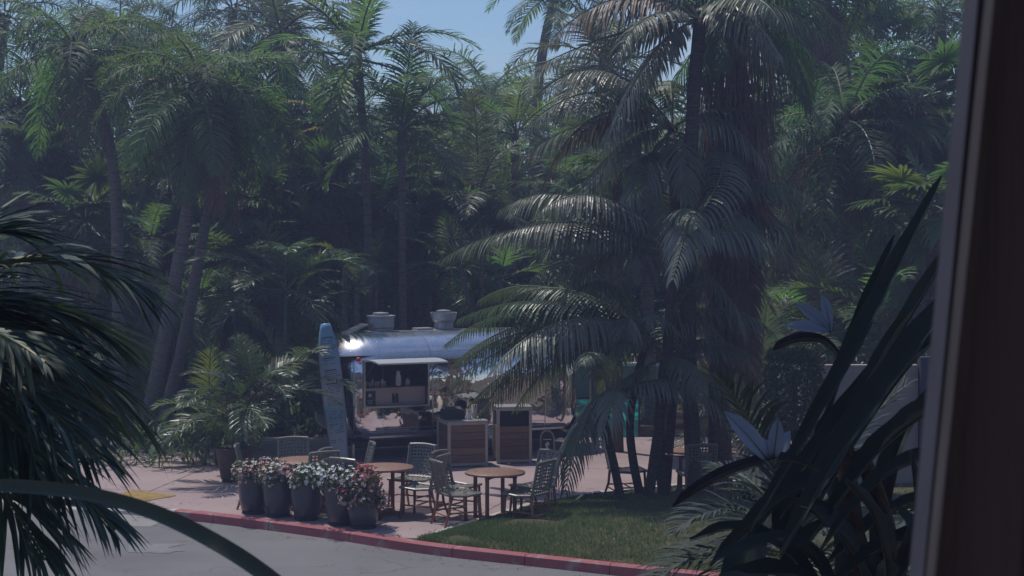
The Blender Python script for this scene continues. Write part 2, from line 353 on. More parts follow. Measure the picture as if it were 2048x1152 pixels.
# lawn mound between kerb and the pale edging
E = catmull([(-1.20, 26.30), (-.35, 27.9), (.57, 29.6), (1.8, 30.7), (4, 31.8), (7, 32.6), (12, 33), (15, 33)], 8)
kx0 = 67
def lawn_pt(s, t):
    i = s*(len(E)-1); k = int(min(i, len(E)-2)); f = i-k
    e = (E[k][0]*(1-f)+E[k+1][0]*f, E[k][1]*(1-f)+E[k+1][1]*f)
    i = kx0+s*(len(KC)-1-kx0); k = int(min(i, len(KC)-2)); f = i-k
    q = (KC[k][0]*(1-f)+KC[k+1][0]*f+.09, KC[k][1]*(1-f)+KC[k+1][1]*f+.145)
    x, y = q[0]*(1-t)+e[0]*t, q[1]*(1-t)+e[1]*t
    z = .012 + .24*math.sin(PI*min(1, t))**1.0*min(1, s*3.2)*(.6+.4*t)
    return (x, y, z)
b = MB(); NS, NT = 60, 24
for i in range(NS+1):
    for j in range(NT+1): b.v.append(lawn_pt(i/NS, j/NT))
for i in range(NS):
    for j in range(NT): a = i*(NT+1)+j; b.face((a, a+NT+1, a+NT+2, a+1))
tag(b.build('lawn', M['lawn'], smooth=True), 'sloping lawn beside the patio', None, None, 'structure')
b = MB()   # pale edging
for i in range(len(E)-1):
    p, q = Vector((*E[i], 0)), Vector((*E[i+1], 0)); t = (q-p).normalized(); nn = Vector((-t.y, t.x, 0))
    u_ = Vector((0, 0, .05))
    b.quad(p+u_-nn*.0, q+u_-nn*.0, q+nn*.15+u_, p+nn*.15+u_)
    b.quad(p+nn*.15+u_, q+nn*.15+u_, q+nn*.15-u_, p+nn*.15-u_)
tag(b.build('lawn_edging', M['concrete']), 'thin pale concrete strip edging the lawn', None, None, 'structure')
b = MB(); rg = random.Random(3)
for k in range(64000):
    s = rg.random()**1.6*.72; t = rg.uniform(-.005, .99)
    x, y, z = lawn_pt(s, t)
    if math.sin(x*2.1+1.3*math.sin(y*1.7))*math.sin(y*2.6+x*.9)+.35*math.sin(x*7)*math.sin(y*6+1) > rg.uniform(.15, .9): continue
    a = rg.uniform(0, 2*PI); h = rg.uniform(.03, .075)*(1.2 if t < .06 else 1); w_ = rg.uniform(.004, .008)
    lx, ly = rg.gauss(0, .025), rg.gauss(0, .025)
    ca, sa = math.cos(a)*w_, math.sin(a)*w_; nv = len(b.v)
    b.v += [(x-ca, y-sa, z-.005), (x+ca, y+sa, z-.005), (x+lx, y+ly, z+h)]; b.face((nv, nv+1, nv+2))
tag(b.build('grass', M['grassblade']), 'short green grass on the sloping lawn', 'grass', None, 'stuff')

# pool, terrace wall and railing seen between the palm stems
b = MB(); b.quad((1.15, 38.35, -.02), (2.62, 38.35, -.02), (3.15, 46.2, -.02), (1.2, 46.2, -.02))
tag(b.build('swimming_pool', M['pool']), 'turquoise swimming pool water behind the trailer', None, None, 'structure')
tw = thing('terrace_wall', 'low grey terrace wall behind the turquoise pool', 'wall', (0, 0, 0))
b = MB(); b.box((9, 46.7, .38), (20, .3, .80)); b.build('wall', M['greywall'], tw)
b = MB(); b.box((9, 46.66, .815), (20, .42, .07)); b.build('coping', M['white'], tw)
rl = thing('pool_railing', 'thin white metal railing on the terrace wall', 'railing')
b = MB()
for z in (1.05, 1.25, 1.45): b.tube([(0, 46.7, z), (18, 46.7, z)], .02, 5)
b.build('rail', M['white'], rl)
b = MB()
for k in range(13): b = MB(); b.tube([(0.3+k*1.4, 46.7, .85), (0.3+k*1.4, 46.7, 1.47)], .022, 5); b.build('post', M['white'], rl)
um = thing('pool_umbrella', 'teal pool umbrella beyond the railing', 'umbrella', (4.3, 50, 0))
b = MB(); b.tube([(0, 0, 0), (0, 0, 2.2)], .03, 6); b.build('pole', M['white'], um)
b = MB(); b.lathe([(.50, 1.50), (.28, 1.60), (.04, 1.70)], 8, cap0=False); b.build('canopy', M['teal'], um)
cb = thing('cabana', 'white flat roofed cabana behind the pool railing', 'building', (3.4, 54, 0))
b = MB(); b.box((0, 0, 1.0), (6, 3, 2.0)); b.build('wall', M['white'], cb)
b = MB(); b.box((0, -.1, 2.06), (6.5, 3.6, .12)); b.build('roof', M['white'], cb)

# garden wall at the far side, hidden partly by the big leaves
gw = thing('garden_wall', 'beige stucco garden wall with dark post behind big leaves', 'wall', (0, 0, 0))
xa, xb = at(1600, 0, 31).x, at(1836, 0, 31).x
b = MB(); b.box(((xa+xb)/2, 31.1, 1.05), (xb-xa, .2, 2.1)); b.build('wall_panel', M['stucco'], gw)
b = MB(); b.box((xb+.13, 31.0, 1.12), (.22, .24, 2.24)); b.build('post', M['postdark'], gw)
b = MB(); b.box((xb+2.3, 31.1, .95), (4.1, .2, 1.9)); b.build('wall_panel', M['stucco'], gw)

# ------------------------------------------------------------------ hotel building around the viewpoint (seen only in the trailer's reflections)
hb = thing('hotel_building', 'hotel building with brown walls facing the patio', 'building', (0, -2.2, 0))
b = MB(); b.box((0, -3, 4.2), (60, 5.9, 8.4)); b.build('wall', M['stucco'], hb)
b = MB(); b.box((0, -2, 8.6), (62, 9, .35)); b.build('roof', M['teak'], hb)
for k in range(-7, 8):
    for z in (1.6, 5.6):
        if k == 0 and z > 3: continue
        b = MB(); b.box((k*3.9, .02, z), (1.9, .14, 1.8)); o = b.build('window', M['postdark'], hb)
b = MB(); b.box((0, 1.6, 3.1), (24, 3.2, .22)); b.build('balcony_slab', M['stucco'], hb)
# the tilted wooden post beside the camera
wp = thing('wooden_post', 'dark brown wooden post at the right edge, very near', 'post')
def slant(pxa0, pxb0, pxa1, pxb1, Y, th, m, name):
    b = MB(); z0 = at(0, 1500, Y).z; y0, y1 = 1700, -300
    def X(p0, p1, y): return p0+(p1-p0)*y/1152
    A = [at(X(pxa0, pxa1, y), y, Y) for y in (y0, y1)]; B = [at(X(pxb0, pxb1, y), y, Y) for y in (y0, y1)]
    d = Vector((0, th, 0)); n = 0
    b.v = [tuple(v) for v in (A[0], B[0], B[0]+d, A[0]+d, A[1], B[1], B[1]+d, A[1]+d)]
    for q in ((3, 2, 1, 0), (4, 5, 6, 7), (0, 1, 5, 4), (1, 2, 6, 5), (2, 3, 7, 6), (3, 0, 4, 7)): b.face(q)
    return b.build(name, m, wp)
slant(1956, 1996, 1846, 1880, 1.50, .05, M['postdark'], 'jamb')
slant(1988, 2006, 1870, 1898, 1.44, .03, M['postedge'], 'edge_strip')
slant(2003, 2100, 1895, 2040, 1.46, .06, M['postwood'], 'post')
slant(2096, 2210, 2036, 2170, 1.48, .05, M['postdark'], 'outer_jamb')

# ------------------------------------------------------------------ palms
def rachis_curve(Lr, e0, bend, seg=14, power=1.4):
    pts = [Vector((0, 0, 0))]; p = Vector((0, 0, 0))
    for i in range(seg):
        s_ = (i+.5)/seg; e = e0-bend*s_**power
        p = p+Vector((math.cos(e), 0, math.sin(e)))*(Lr/seg); pts.append(p.copy())
    return pts
def bez(p0, p1, p2, n=14):
    return [p0*(1-t)**2+p1*2*t*(1-t)+p2*t*t for t in (i/n for i in range(n+1))]
def sample(pts, s_):
    i = s_*(len(pts)-1); k = int(min(i, len(pts)-2)); f = i-k
    return pts[k]*(1-f)+pts[k+1]*f, (pts[k+1]-pts[k]).normalized()
def leaflet(b, p, d, wv, ln, wd, g, m=0, fold=.0, segs=3, prof=None):
    """one blade: a tapering strip that sags under its own weight; with fold it is a shallow V"""
    prof = prof or ((.55, 1.0, .72, 0.0) if segs == 3 else (.5, .95, 1.0, .8, .45, 0.0))
    n0 = len(b.v); q = Vector(p); dd = Vector(d); k = len(prof); rows = []
    for i in range(k):
        hw = wd*.5*prof[i]
        side = (wv-dd*wv.dot(dd))
        side = side.normalized() if side.length > 1e-6 else wv
        up = side.cross(dd)
        if i == k-1: b.v.append(tuple(q)); rows.append((len(b.v)-1,))
        elif fold:
            b.v += [tuple(q-side*hw), tuple(q-up*hw*fold), tuple(q+side*hw)]; e = len(b.v); rows.append((e-3, e-2, e-1))
        else:
            b.v += [tuple(q-side*hw), tuple(q+side*hw)]; e = len(b.v); rows.append((e-2, e-1))
        q = q+dd*(ln/(k-1)); dd = (dd+Vector((0, 0, -g))).normalized()
    for i in range(k-1):
        a, c = rows[i], rows[i+1]
        for j in range(len(a)-1):
            if len(c) == 1: b.face((a[j], a[j+1], c[0]), m)
            else: b.face((a[j], a[j+1], c[j+1], c[j]), m)
def leaf_specs(pts, sp, rr):
    """position, direction, width vector, length, width, sag of every leaflet along a rachis"""
    out = []; n = sp['n']; up0 = Vector((0, 0, 1)); lastS = None
    for i in range(n):
        s_ = sp['pet']+(1-sp['pet'])*(i+.5)/n
        p, T = sample(pts, s_)
        S = T.cross(up0)
        if S.length < .25: S = lastS if lastS is not None else Vector((0, 1, 0))
        S = S.normalized(); lastS = S; U = S.cross(T)
        u = (s_-sp['pet'])/(1-sp['pet'])
        ll = sp['ll']*(.45+.55*min(1, u/.22))*(1-.72*max(0, (u-.45)/.55)**1.6)
        for sd in (-1, 1):
            if rr.random() < sp.get('gap', .03): continue
            a = math.radians(sp['a0']+(sp['a1']-sp['a0'])*u+rr.gauss(0, sp.get('ja', 4)))
            lift = sp['vee']+rr.gauss(0, sp.get('jv', .10))+(sp.get('plume', 0)*rr.choice((-1, 0, 1)))
            d = (T*math.cos(a)+S*sd*math.sin(a)+U*lift).normalized(); hg = sp.get('hang', 0)
            if hg: d = (d*(1-hg)+Vector((0, 0, -hg))).normalized()
            jn = sp.get('jn', 1); nrm = (U+S*sd*rr.gauss(-.15, .25*jn)+T*rr.gauss(0, .15*jn)).normalized()
            wv = d.cross(nrm).normalized()*1.0
            out.append((p+S*sd*.01, d, wv, ll*rr.uniform(.88, 1.08), sp['lw']*(.6+.4*(1-u))*rr.uniform(.85, 1.1), sp['g']*rr.uniform(.7, 1.3)))
    return out
def frond_mesh(name, pts, sp, seed, mats):
    rr = random.Random(seed); b = MB()
    for (p, d, wv, ln, wd, g) in leaf_specs(pts, sp, rr): leaflet(b, p, d, wv, ln, wd, g, 0, fold=sp.get('fold', 0), segs=sp.get('segs', 3))
    nn = len(pts); b.tube(pts, [sp['rr']*(1-.85*i/(nn-1))+.003 for i in range(nn)], 5, m=1)
    return b.mesh(name, mats)

SP = {
 'queen':  dict(L=2.7, n=62, ll=.68, lw=.038, g=.42, a0=72, a1=38, vee=.10, plume=.38, pet=.14, rr=.022, bend=1.9, bends=.3),
 'king':   dict(L=2.6, n=52, ll=.64, lw=.050, g=.26, a0=68, a1=34, vee=.16, pet=.08, rr=.024, bend=1.35, bends=.3),
 'kentia': dict(L=3.0, n=42, ll=.80, lw=.066, g=.34, a0=78, a1=44, vee=.10, hang=.22, segs=5,  pet=.18, rr=.026, bend=1.6, bends=.3, fold=.25),
 'date':   dict(L=2.0, n=54, ll=.36, lw=.022, g=.16, a0=62, a1=30, vee=.30, plume=.25, pet=.12, rr=.020, bend=1.5, bends=.3),
 'areca':  dict(L=1.7, n=32, ll=.50, lw=.048, g=.24, a0=62, a1=32, vee=.30, pet=.20, rr=.014, bend=1.3, bends=.3),
}
ELEV = [82, 66, 48, 30, 12, -8, -30, -55]
FM = {}
def frond_set(species, mk, rk='rachis'):
    key = (species, mk)
    if key in FM: return FM[key]
    sp = SP[species]; out = []
    for ei, e in enumerate(ELEV):
        for v_ in range(2):
            rr = random.Random(hash((len(species), mk[0] == 'd', ei, v_)) & 0xffff)
            e0 = math.radians(e); bend = sp['bend']*(1+rr.uniform(-.2, .2))*((0.65 if species != 'queen' else 1.05) if e > 75 else 1)
            bend = min(bend, e0+1.45)
            out.append((e, frond_mesh('frond', rachis_curve(sp['L']*rr.uniform(.92, 1.08), e0, max(.25, bend)), sp, ei*10+v_+len(species), [M[mk], M[rk]])))
    FM[key] = out; return out
def fan_mesh(seed, mats, rad=.85, pet=1.0, nseg=34, spread=310, droop=.35, elev=45):
    rr = random.Random(seed); b = MB(); e0 = math.radians(elev)
    pts = rachis_curve(pet, e0, .5, 8, 1.2)
    b.tube(pts, [.018*(1-.5*i/8) for i in range(9)], 5, m=1)
    c = pts[-1]; T = (pts[-1]-pts[-2]).normalized(); S = T.cross(Vector((0, 0, 1))).normalized(); U = S.cross(T)
    st = math.radians(spread)/(nseg-1); a0 = -math.radians(spread)/2
    for i in range(nseg):
        a = a0+i*st; d = (T*math.cos(a)+S*math.sin(a)+U*(.22+rr.gauss(0, .03))).normalized()
        ln = rad*(1-.22*(abs(a)/PI)**2)*rr.uniform(.92, 1.06)
        nrm = (U+S*(-math.sin(a))*0+T.cross(d)*(0.22 if i % 2 else -.22)).normalized()
        wv = d.cross(nrm).normalized()
        hw = rad*.55*st
        leaflet(b, c, d, wv, ln, hw*1.25, droop*rr.uniform(.5, 1.5)*.45, 0, fold=.35, segs=5, prof=(.12, .55, .95, 1.0, .55, 0.0))
    return b.mesh('fan', mats)
FANS = {}
def fan_set(mk, rk='rachis'):
    if mk not in FANS: FANS[mk] = [(e, fan_mesh(int(e)+100+v_, [M[mk], M[rk]], droop=.35+(.4 if e < 0 else 0), elev=e)) for e in (85, 62, 40, 18, -5, -30, -55) for v_ in range(2)]
    return FANS[mk]
def trunk_path(path, n=16):
    """smooth curve through points"""
    P = [np.array(p) for p in path]; out = []
    c = catmull([tuple(p) for p in P], max(3, n//max(1, len(P)-1)))
    return [Vector(p) for p in c]
def build_trunk(parent, pts, r0, r1, m, rings=True, flare=1.5):
    n = len(pts); rr = random.Random(n)
    rad = [(r0+(r1-r0)*i/(n-1))*(1+(flare-1)*math.exp(-i/(n-1)*14))*rr.uniform(.95, 1.05) for i in range(n)]
    b = MB(); b.tube(pts, rad, 12)
    if rings:
        Lt = sum((pts[i+1]-pts[i]).length for i in range(n-1)); k = int(Lt/.22)
        for j in range(2, k):
            p, T = sample(pts, j/k); q = T*.010; r_ = (r0+(r1-r0)*j/k)*1.012
            b.tube([p-q, p+q*.2, p+q], [r_*.98, r_*1.02, r_*.98], 10, m=1, caps=False)
    return b.build('trunk', [m, M['ring']], parent, smooth=True)

def palm(name, label, cat_group, species, path, nf, scl=1.0, mk=None, seed=0, r=(.17, .12), e_hi=85, e_lo=-35, trunk='trunk', shaft=False,
         dead=0, boots=False, accent=(), az0=None, skirt=0.0):
    if species == 'queen': e_hi = min(e_hi, 72)
    rr = random.Random(seed*31+5); cat, group = cat_group
    pts = trunk_path(path); base = pts[0].copy(); crown = pts[-1].copy()
    t = thing(name, label, cat, base, 0, group)
    loc = [p-base for p in pts]; build_trunk(t, loc, r[0], r[1], M[trunk], rings=(trunk == 'trunk'))
    top = crown-base
    if shaft:
        b = MB(); b.tube([top-Vector((0, 0, .75))*scl, top-Vector((0, 0, .55))*scl, top, top+Vector((0, 0, .2))*scl], [r[1]*1.05, r[1]*1.35, r[1]*.95, r[1]*.4], 10); b.build('crownshaft', M['shaft'], t, True)
    if boots:   # old leaf bases round the neck of the trunk
        b = MB()
        for k in range(46):
            a = k*2.4; z = -.9*scl*k/46; p = top+Vector((math.cos(a)*r[1]*.95, math.sin(a)*r[1]*.95, z+.05)); q = p+Vector((math.cos(a)*.14, math.sin(a)*.14, .24))
            b.tube([p, (p+q)/2+Vector((0, 0, -.02)), q], [.055, .045, .018], 5)
        tag(b.build('leaf_bases', M['trunk_dark'], t), kind='stuff')
    fan = species == 'fan'
    if fan: fs = fan_set(mk or 'fan')
    else: fs = frond_set(species, mk or {'queen': 'feather', 'king': 'feather', 'kentia': 'kentia', 'date': 'date', 'areca': 'feather'}[species])
    for i in range(nf):
        u = (i+.5)/nf; e = e_hi+(e_lo-e_hi)*u**.85+rr.uniform(-6, 6); az = i*2.39996+rr.uniform(-.3, .3)+(az0 or seed)
        pool_ = sorted(fs, key=lambda q: abs(q[0]-e))[:2]; me = rr.choice(pool_)[1]
        src = fs
        if i in accent:
            fs2 = fan_set('lime') if fan else frond_set(species, 'lime'); me = rr.choice(sorted(fs2, key=lambda q: abs(q[0]-e))[:2])[1]
        o = link('frond', me, t, top+Vector((math.cos(az)*r[1]*.5, math.sin(az)*r[1]*.5, rr.uniform(-.12, .1)*scl)), (rr.uniform(-.12, .12), rr.uniform(-.1, .1), az), scl*rr.uniform(.82, 1.12))
    if dead:
        fs = fan_set('dead', 'rachis_dead') if fan else frond_set(species, 'dead', 'rachis_dead')
        for i in range(dead):
            me = rr.choice(fs[-4:])[1]; az = i*2.39996+rr.uniform(-.4, .4)
            link('dead_frond', me, t, top+Vector((math.cos(az)*r[1]*.7, math.sin(az)*r[1]*.7, -.15-skirt*i/dead)), (rr.uniform(-.2, .2), rr.uniform(.15, .75), az), scl*rr.uniform(.7, 1.0))
    return t
def P2(lst, Y, drop=True):
    """trunk path from photo points at depth Y, foot set on the ground"""
    out = [at(px, py, Y) for (px, py) in lst]
    if drop: out[0].z = -.2
    return [tuple(p) for p in out]

JP = ('palm', 'palms in the grove behind the trailer')
T = 'tall_palm'
palm(T, 'tall palm whose grey trunk bows to the left, near the left edge', JP, 'queen', P2([(236, 900), (236, 520), (226, 330), (190, 190), (150, 95)], 40), 22, 1.0, 'feather', 1, (.14, .11), boots=True, dead=4)
palm(T, 'thick trunked palm leaning right, left one of the crossing pair', JP, 'queen', P2([(285, 900), (340, 620), (378, 400), (402, 170)], 38), 24, 1.0, 'feather', 2, (.155, .13), boots=True, dead=4, e_lo=-50)
palm(T, 'palm with curved trunk crossing behind the thick leaning trunk', JP, 'queen', P2([(318, 900), (372, 660), (410, 450), (440, 330), (446, 215)], 39), 22, 1.0, 'feather', 3, (.13, .10), boots=True, dead=3, e_lo=-50)
palm(T, 'dark palm at the far left edge behind the bowed trunk', JP, 'queen', P2([(60, 900), (48, 500), (40, 215)], 45), 20, 1.05, 'date', 4, (.17, .13), dead=5, boots=True)
palm(T, 'palm crown at the top left corner against the sky', JP, 'queen', P2([(-30, 900), (-20, 300), (10, 30)], 47), 18, 1.05, 'date', 5, (.17, .13))
palm(T, 'pale drooping palm between the paired trunks and the king palms', JP, 'king', P2([(585, 900), (580, 400), (560, 60)], 48), 15, 1.15, 'kentia', 6, (.13, .10), shaft=True, dead=2)
palm(T, 'tallest slim king palm with long arching fronds behind the trailer', JP, 'king', P2([(737, 900), (735, 430), (716, 110)], 43), 14, 1.2, 'feather', 7, (.11, .09), shaft=True, e_lo=-18, accent=(12,))
palm(T, 'slim straight king palm with yellow lit frond above the trailer', JP, 'king', P2([(806, 900), (805, 500), (803, 255)], 42), 14, .95, 'feather', 8, (.095, .075), shaft=True, e_lo=-20, accent=(2, 5))
palm(T, 'palm with upright lime green frond below the sky gap', JP, 'king', P2([(1032, 900), (1032, 500), (1030, 265)], 50), 13, 1.05, 'feather', 9, (.13, .10), shaft=True, accent=(0, 1, 4), e_lo=-22)
palm(T, 'far bushy palm crown just left of the sky gap', JP, 'queen', P2([(978, 900), (978, 185)], 63), 22, 1.25, 'feather', 10, (.2, .16), boots=True)
palm(T, 'far rounded palm crown behind the tallest king palm', JP, 'queen', P2([(868, 900), (868, 235)], 60), 20, 1.25, 'feather', 11, (.2, .16))
palm(T, 'thin leaning palm trunk crossing the sky gap at the top', JP, 'king', P2([(1050, 900), (1075, 190), (1112, -15)], 57), 12, 1.1, 'feather', 12, (.17, .13), e_lo=-40)
palm(T, 'palm of medium height filling the gap left of the king palms', JP, 'queen', P2([(632, 900), (625, 260)], 47), 20, 1.0, 'date', 13, (.16, .12), dead=5, boots=True)
palm(T, 'dark full palm between the crossing trunks and pale drooping palm', JP, 'queen', P2([(520, 900), (515, 175)], 50), 22, 1.15, 'date', 14, (.17, .13), dead=4)
palm(T, 'dark full palm between the bowed trunk and crossing trunks', JP, 'queen', P2([(300, 900), (295, 130)], 49), 22, 1.1, 'date', 15, (.17, .13), dead=4)
palm(T, 'dense palm crown low behind the slim straight king palm', JP, 'queen', P2([(880, 900), (885, 300)], 51), 20, 1.0, 'feather', 16, (.16, .12), dead=6)
palm(T, 'drooping palm low behind the lime green frond', JP, 'king', P2([(960, 900), (955, 395)], 46), 16, 1.0, 'kentia', 17, (.12, .09), dead=2)
palm(T, 'palm crown behind the trailer roof vents, in deep shade', JP, 'queen', P2([(860, 900), (850, 420)], 48), 18, .9, 'date', 18, (.15, .12), dead=7)
pk = palm(T, 'king palm with one bright yellow frond, left of the tallest one', JP, 'king', P2([(688, 900), (690, 262)], 44.5), 11, .85, 'feather', 35, (.1, .08), shaft=True, e_lo=-25)
for (az, e, sc) in ((2.9, 48, .8), (3.6, 12, .75)):
    link('yellow_frond', [m_ for e_, m_ in frond_set('king', 'yellow') if e_ == e][0], pk, Vector((at(690, 262, 44.5)-pk.location)), (0, 0, az), sc)
palm(T, 'far palm crown touching the sky at upper left', JP, 'queen', P2([(240, 900), (240, 50)], 60), 20, 1.25, 'date', 19, (.18, .14))
palm(T, 'far palm crown rising above the pale drooping palm', JP, 'queen', P2([(470, 900), (465, 15)], 58), 18, 1.2, 'date', 20, (.18, .14))
palm(T, 'far palm crown behind the thin leaning sky trunk', JP, 'queen', P2([(1140, 900), (1130, 260)], 66), 20, 1.2, 'date', 21, (.18, .14))
palm(T, 'palm behind the big right clump, crown near the sky edge', JP, 'king', P2([(1210, 900), (1205, 120)], 46), 16, 1.2, 'kentia', 22, (.14, .11), shaft=True)
palm(T, 'shaded palm deep inside the clump behind its upper fronds', JP, 'queen', P2([(1300, 900), (1290, 330)], 42), 20, 1.05, 'date', 23, (.16, .13), dead=5)
palm(T, 'palm with drooping dark crown right of the shaggy trunk', JP, 'queen', P2([(1690, 900), (1692, 235)], 36), 22, .95, 'date', 24, (.17, .15), boots=True, dead=5, e_lo=-55)
palm(T, 'tall palm crown along the top edge, right of the shaggy trunk', JP, 'queen', P2([(1640, 900), (1640, -40)], 40), 20, 1.15, 'date', 25, (.17, .14), dead=4)
palm(T, 'far palm crown at the top right beside the post', JP, 'queen', P2([(1890, 900), (1880, 20)], 48), 20, 1.15, 'feather', 26, (.17, .14))
palm(T, 'dense palm low between shaggy trunk and beige wall', JP, 'king', P2([(1600, 900), (1590, 420)], 40), 16, .9, 'kentia', 27, (.13, .1), dead=3)
palm(T, 'shaded palm low behind the big paddle leaves', JP, 'king', P2([(1740, 900), (1745, 480)], 39), 16, .85, 'feather', 28, (.13, .1), dead=3)
palm(T, 'dim palm low at the far left behind the bowed trunk', JP, 'king', P2([(150, 900), (150, 400)], 46), 16, .95, 'feather', 29, (.13, .1), dead=3)
palm(T, 'dim palm low between the two leaning trunks and king palms', JP, 'king', P2([(560, 900), (560, 450)], 45), 16, .85, 'feather', 30, (.13, .1), dead=3)
palm(T, 'shaded palm low behind the trailer, left of the surfboard', JP, 'king', P2([(470, 900), (480, 520)], 42), 14, .75, 'feather', 31, (.12, .09))
palm(T, 'dim palm behind the foreground fronds at left', JP, 'king', P2([(330, 900), (300, 480)], 44), 14, .8, 'feather', 32, (.12, .09))
palm(T, 'shaded palm crown behind the clump, level with its middle fronds', JP, 'king', P2([(1190, 900), (1190, 420)], 41), 16, .95, 'kentia', 33, (.12, .09), dead=2)
palm(T, 'young palm low behind the clump beside the pool', JP, 'areca', P2([(1010, 900), (1000, 560)], 40), 14, 1.0, 'feather', 34, (.08, .06))
for (lab, px, py, Y, nf_, sc, mk, sd) in (('mid height palm behind the thick leaning trunk', 425, 440, 47, 18, .9, 'feather', 81), ('mid height palm between tallest king palm and slim one', 760, 420, 46, 18, .85, 'date', 82), ('mid height palm directly behind the roof hatch', 620, 520, 43, 16, .8, 'feather', 83),
        ('mid height palm right of the roof vents', 905, 540, 44, 16, .8, 'feather', 84), ('mid height palm far behind the slim king trunk', 800, 350, 52, 18, 1.0, 'feather', 85), ('mid height palm low between bowed and leaning trunks', 265, 540, 45, 16, .8, 'date', 86), ('mid height palm at the grove edge left of potted palm', 400, 600, 41, 14, .7, 'feather', 87),
        ('mid height palm with lit crown left of lime green frond', 940, 330, 54, 18, 1.0, 'feather', 88), ('mid height palm behind the spiky rosettes', 575, 400, 50, 18, .95, 'feather', 89), ('mid height palm at left behind the near fronds', 110, 520, 44, 16, .85, 'feather', 90)):
    palm(T, lab, JP, 'queen' if sd % 2 else 'king', P2([(px+4, 900), (px, py)], Y), nf_, sc, mk, sd, (.11, .085), dead=4, e_lo=-30)
YP = ('palm', 'small young palms by the king trunks')
palm('young_palm', 'small young palm with bright yellow green fronds behind surfboard', YP, 'areca', P2([(692, 900), (690, 540)], 40.5), 7, .62, 'lime', 41, (.07, .06), e_lo=5)
palm('young_palm', 'small young palm with pale stem beside the tallest king trunk', YP, 'areca', P2([(716, 900), (714, 585)], 40), 6, .55, 'kentia', 42, (.07, .06), e_lo=0)
palm('young_palm', 'small yellow green palm tucked right of the tallest king trunk', YP, 'areca', P2([(752, 900), (752, 530)], 41.5), 6, .5, 'lime', 43, (.05, .04), e_lo=0)
FP = ('fan palm', 'fan palms in the grove')
FN = 'fan_palm'
palm(FN, 'bright fan palm with large upright fans near the right post', FP, 'fan', P2([(1838, 900), (1830, 205)], 37), 20, 1.15, 'fan', 51, (.15, .14), trunk='trunk_dark', e_hi=80, e_lo=-40, dead=7)
palm(FN, 'fan palm with sunlit fans behind the shaggy trunk', FP, 'fan', P2([(1600, 900), (1605, 180)], 43), 20, 1.2, 'fan', 52, (.15, .14), trunk='trunk_dark', e_lo=-40, dead=8)
palm(FN, 'low bright green fan palm behind the paddle leaf tips', FP, 'fan', P2([(1870, 900), (1866, 420)], 34), 16, .95, 'fan', 53, (.12, .12), trunk='trunk_dark', e_lo=-20, accent=(3,))
palm(FN, 'fan palm at the top between two drooping crowns at right', FP, 'fan', P2([(1745, 900), (1740, 110)], 47), 20, 1.25, 'fan', 54, (.15, .14), trunk='trunk_dark', e_lo=-40, dead=8)
palm(FN, 'sunlit fan palm low beside the crossing trunks', FP, 'fan', P2([(500, 900), (490, 410)], 43), 16, .85, 'fan', 55, (.12, .12), trunk='trunk_dark', e_lo=-20, accent=(2, 6), dead=5)
palm(FN, 'fan palm low at left behind the bowed trunk', FP, 'fan', P2([(175, 900), (170, 445)], 42), 16, .95, 'fan', 56, (.12, .12), trunk='trunk_dark', e_lo=-20, accent=(3,), dead=4)
palm(FN, 'fan palm between the bowed trunk and thick leaning trunk', FP, 'fan', P2([(335, 900), (335, 360)], 46), 16, 1.0, 'fan', 57, (.12, .12), trunk='trunk_dark', e_lo=-25, accent=(2, 4), dead=6)
palm(FN, 'dim fan palm with brown skirt behind the roof vents', FP, 'fan', P2([(940, 900), (940, 460)], 46), 16, .9, 'fan', 58, (.12, .12), trunk='trunk_dark', e_lo=-20, dead=10, skirt=.8)
palm(FN, 'dim fan palm with brown skirt left of the tallest king palm', FP, 'fan', P2([(640, 900), (640, 380)], 44), 16, .9, 'fan', 59, (.12, .12), trunk='trunk_dark', e_lo=-20, dead=10, skirt=.8)
palm(FN, 'fan palm behind the mid left trunks at the left edge', FP, 'fan', P2([(70, 900), (70, 330)], 44), 16, .95, 'fan', 60, (.12, .12), trunk='trunk_dark', e_lo=-25, accent=(2,), dead=6)
palm(FN, 'fan palm with long brown skirt hanging over the grove at centre', FP, 'fan', P2([(815, 900), (822, 380)], 47), 16, .9, 'fan', 61, (.12, .12), trunk='trunk_dark', e_lo=-20, dead=12, skirt=1.0)
palm(FN, 'green fan palm within the clump behind the middle fronds', FP, 'fan', P2([(1235, 900), (1235, 330)], 36), 16, .8, 'fan', 62, (.1, .1), trunk='trunk_dark', e_lo=-15, accent=(1, 3, 6))

sk = [o for o in bpy.data.objects if o.get('label', '').startswith('slim straight king palm')][0]
for (az, e, sc) in ((.25, 48, .75), (-.3, 12, .7)):
    link('yellow_frond', [m_ for e_, m_ in frond_set('king', 'lime') if e_ == e][1], sk, at(803, 255, 42)-sk.location, (0, 0, az), sc)
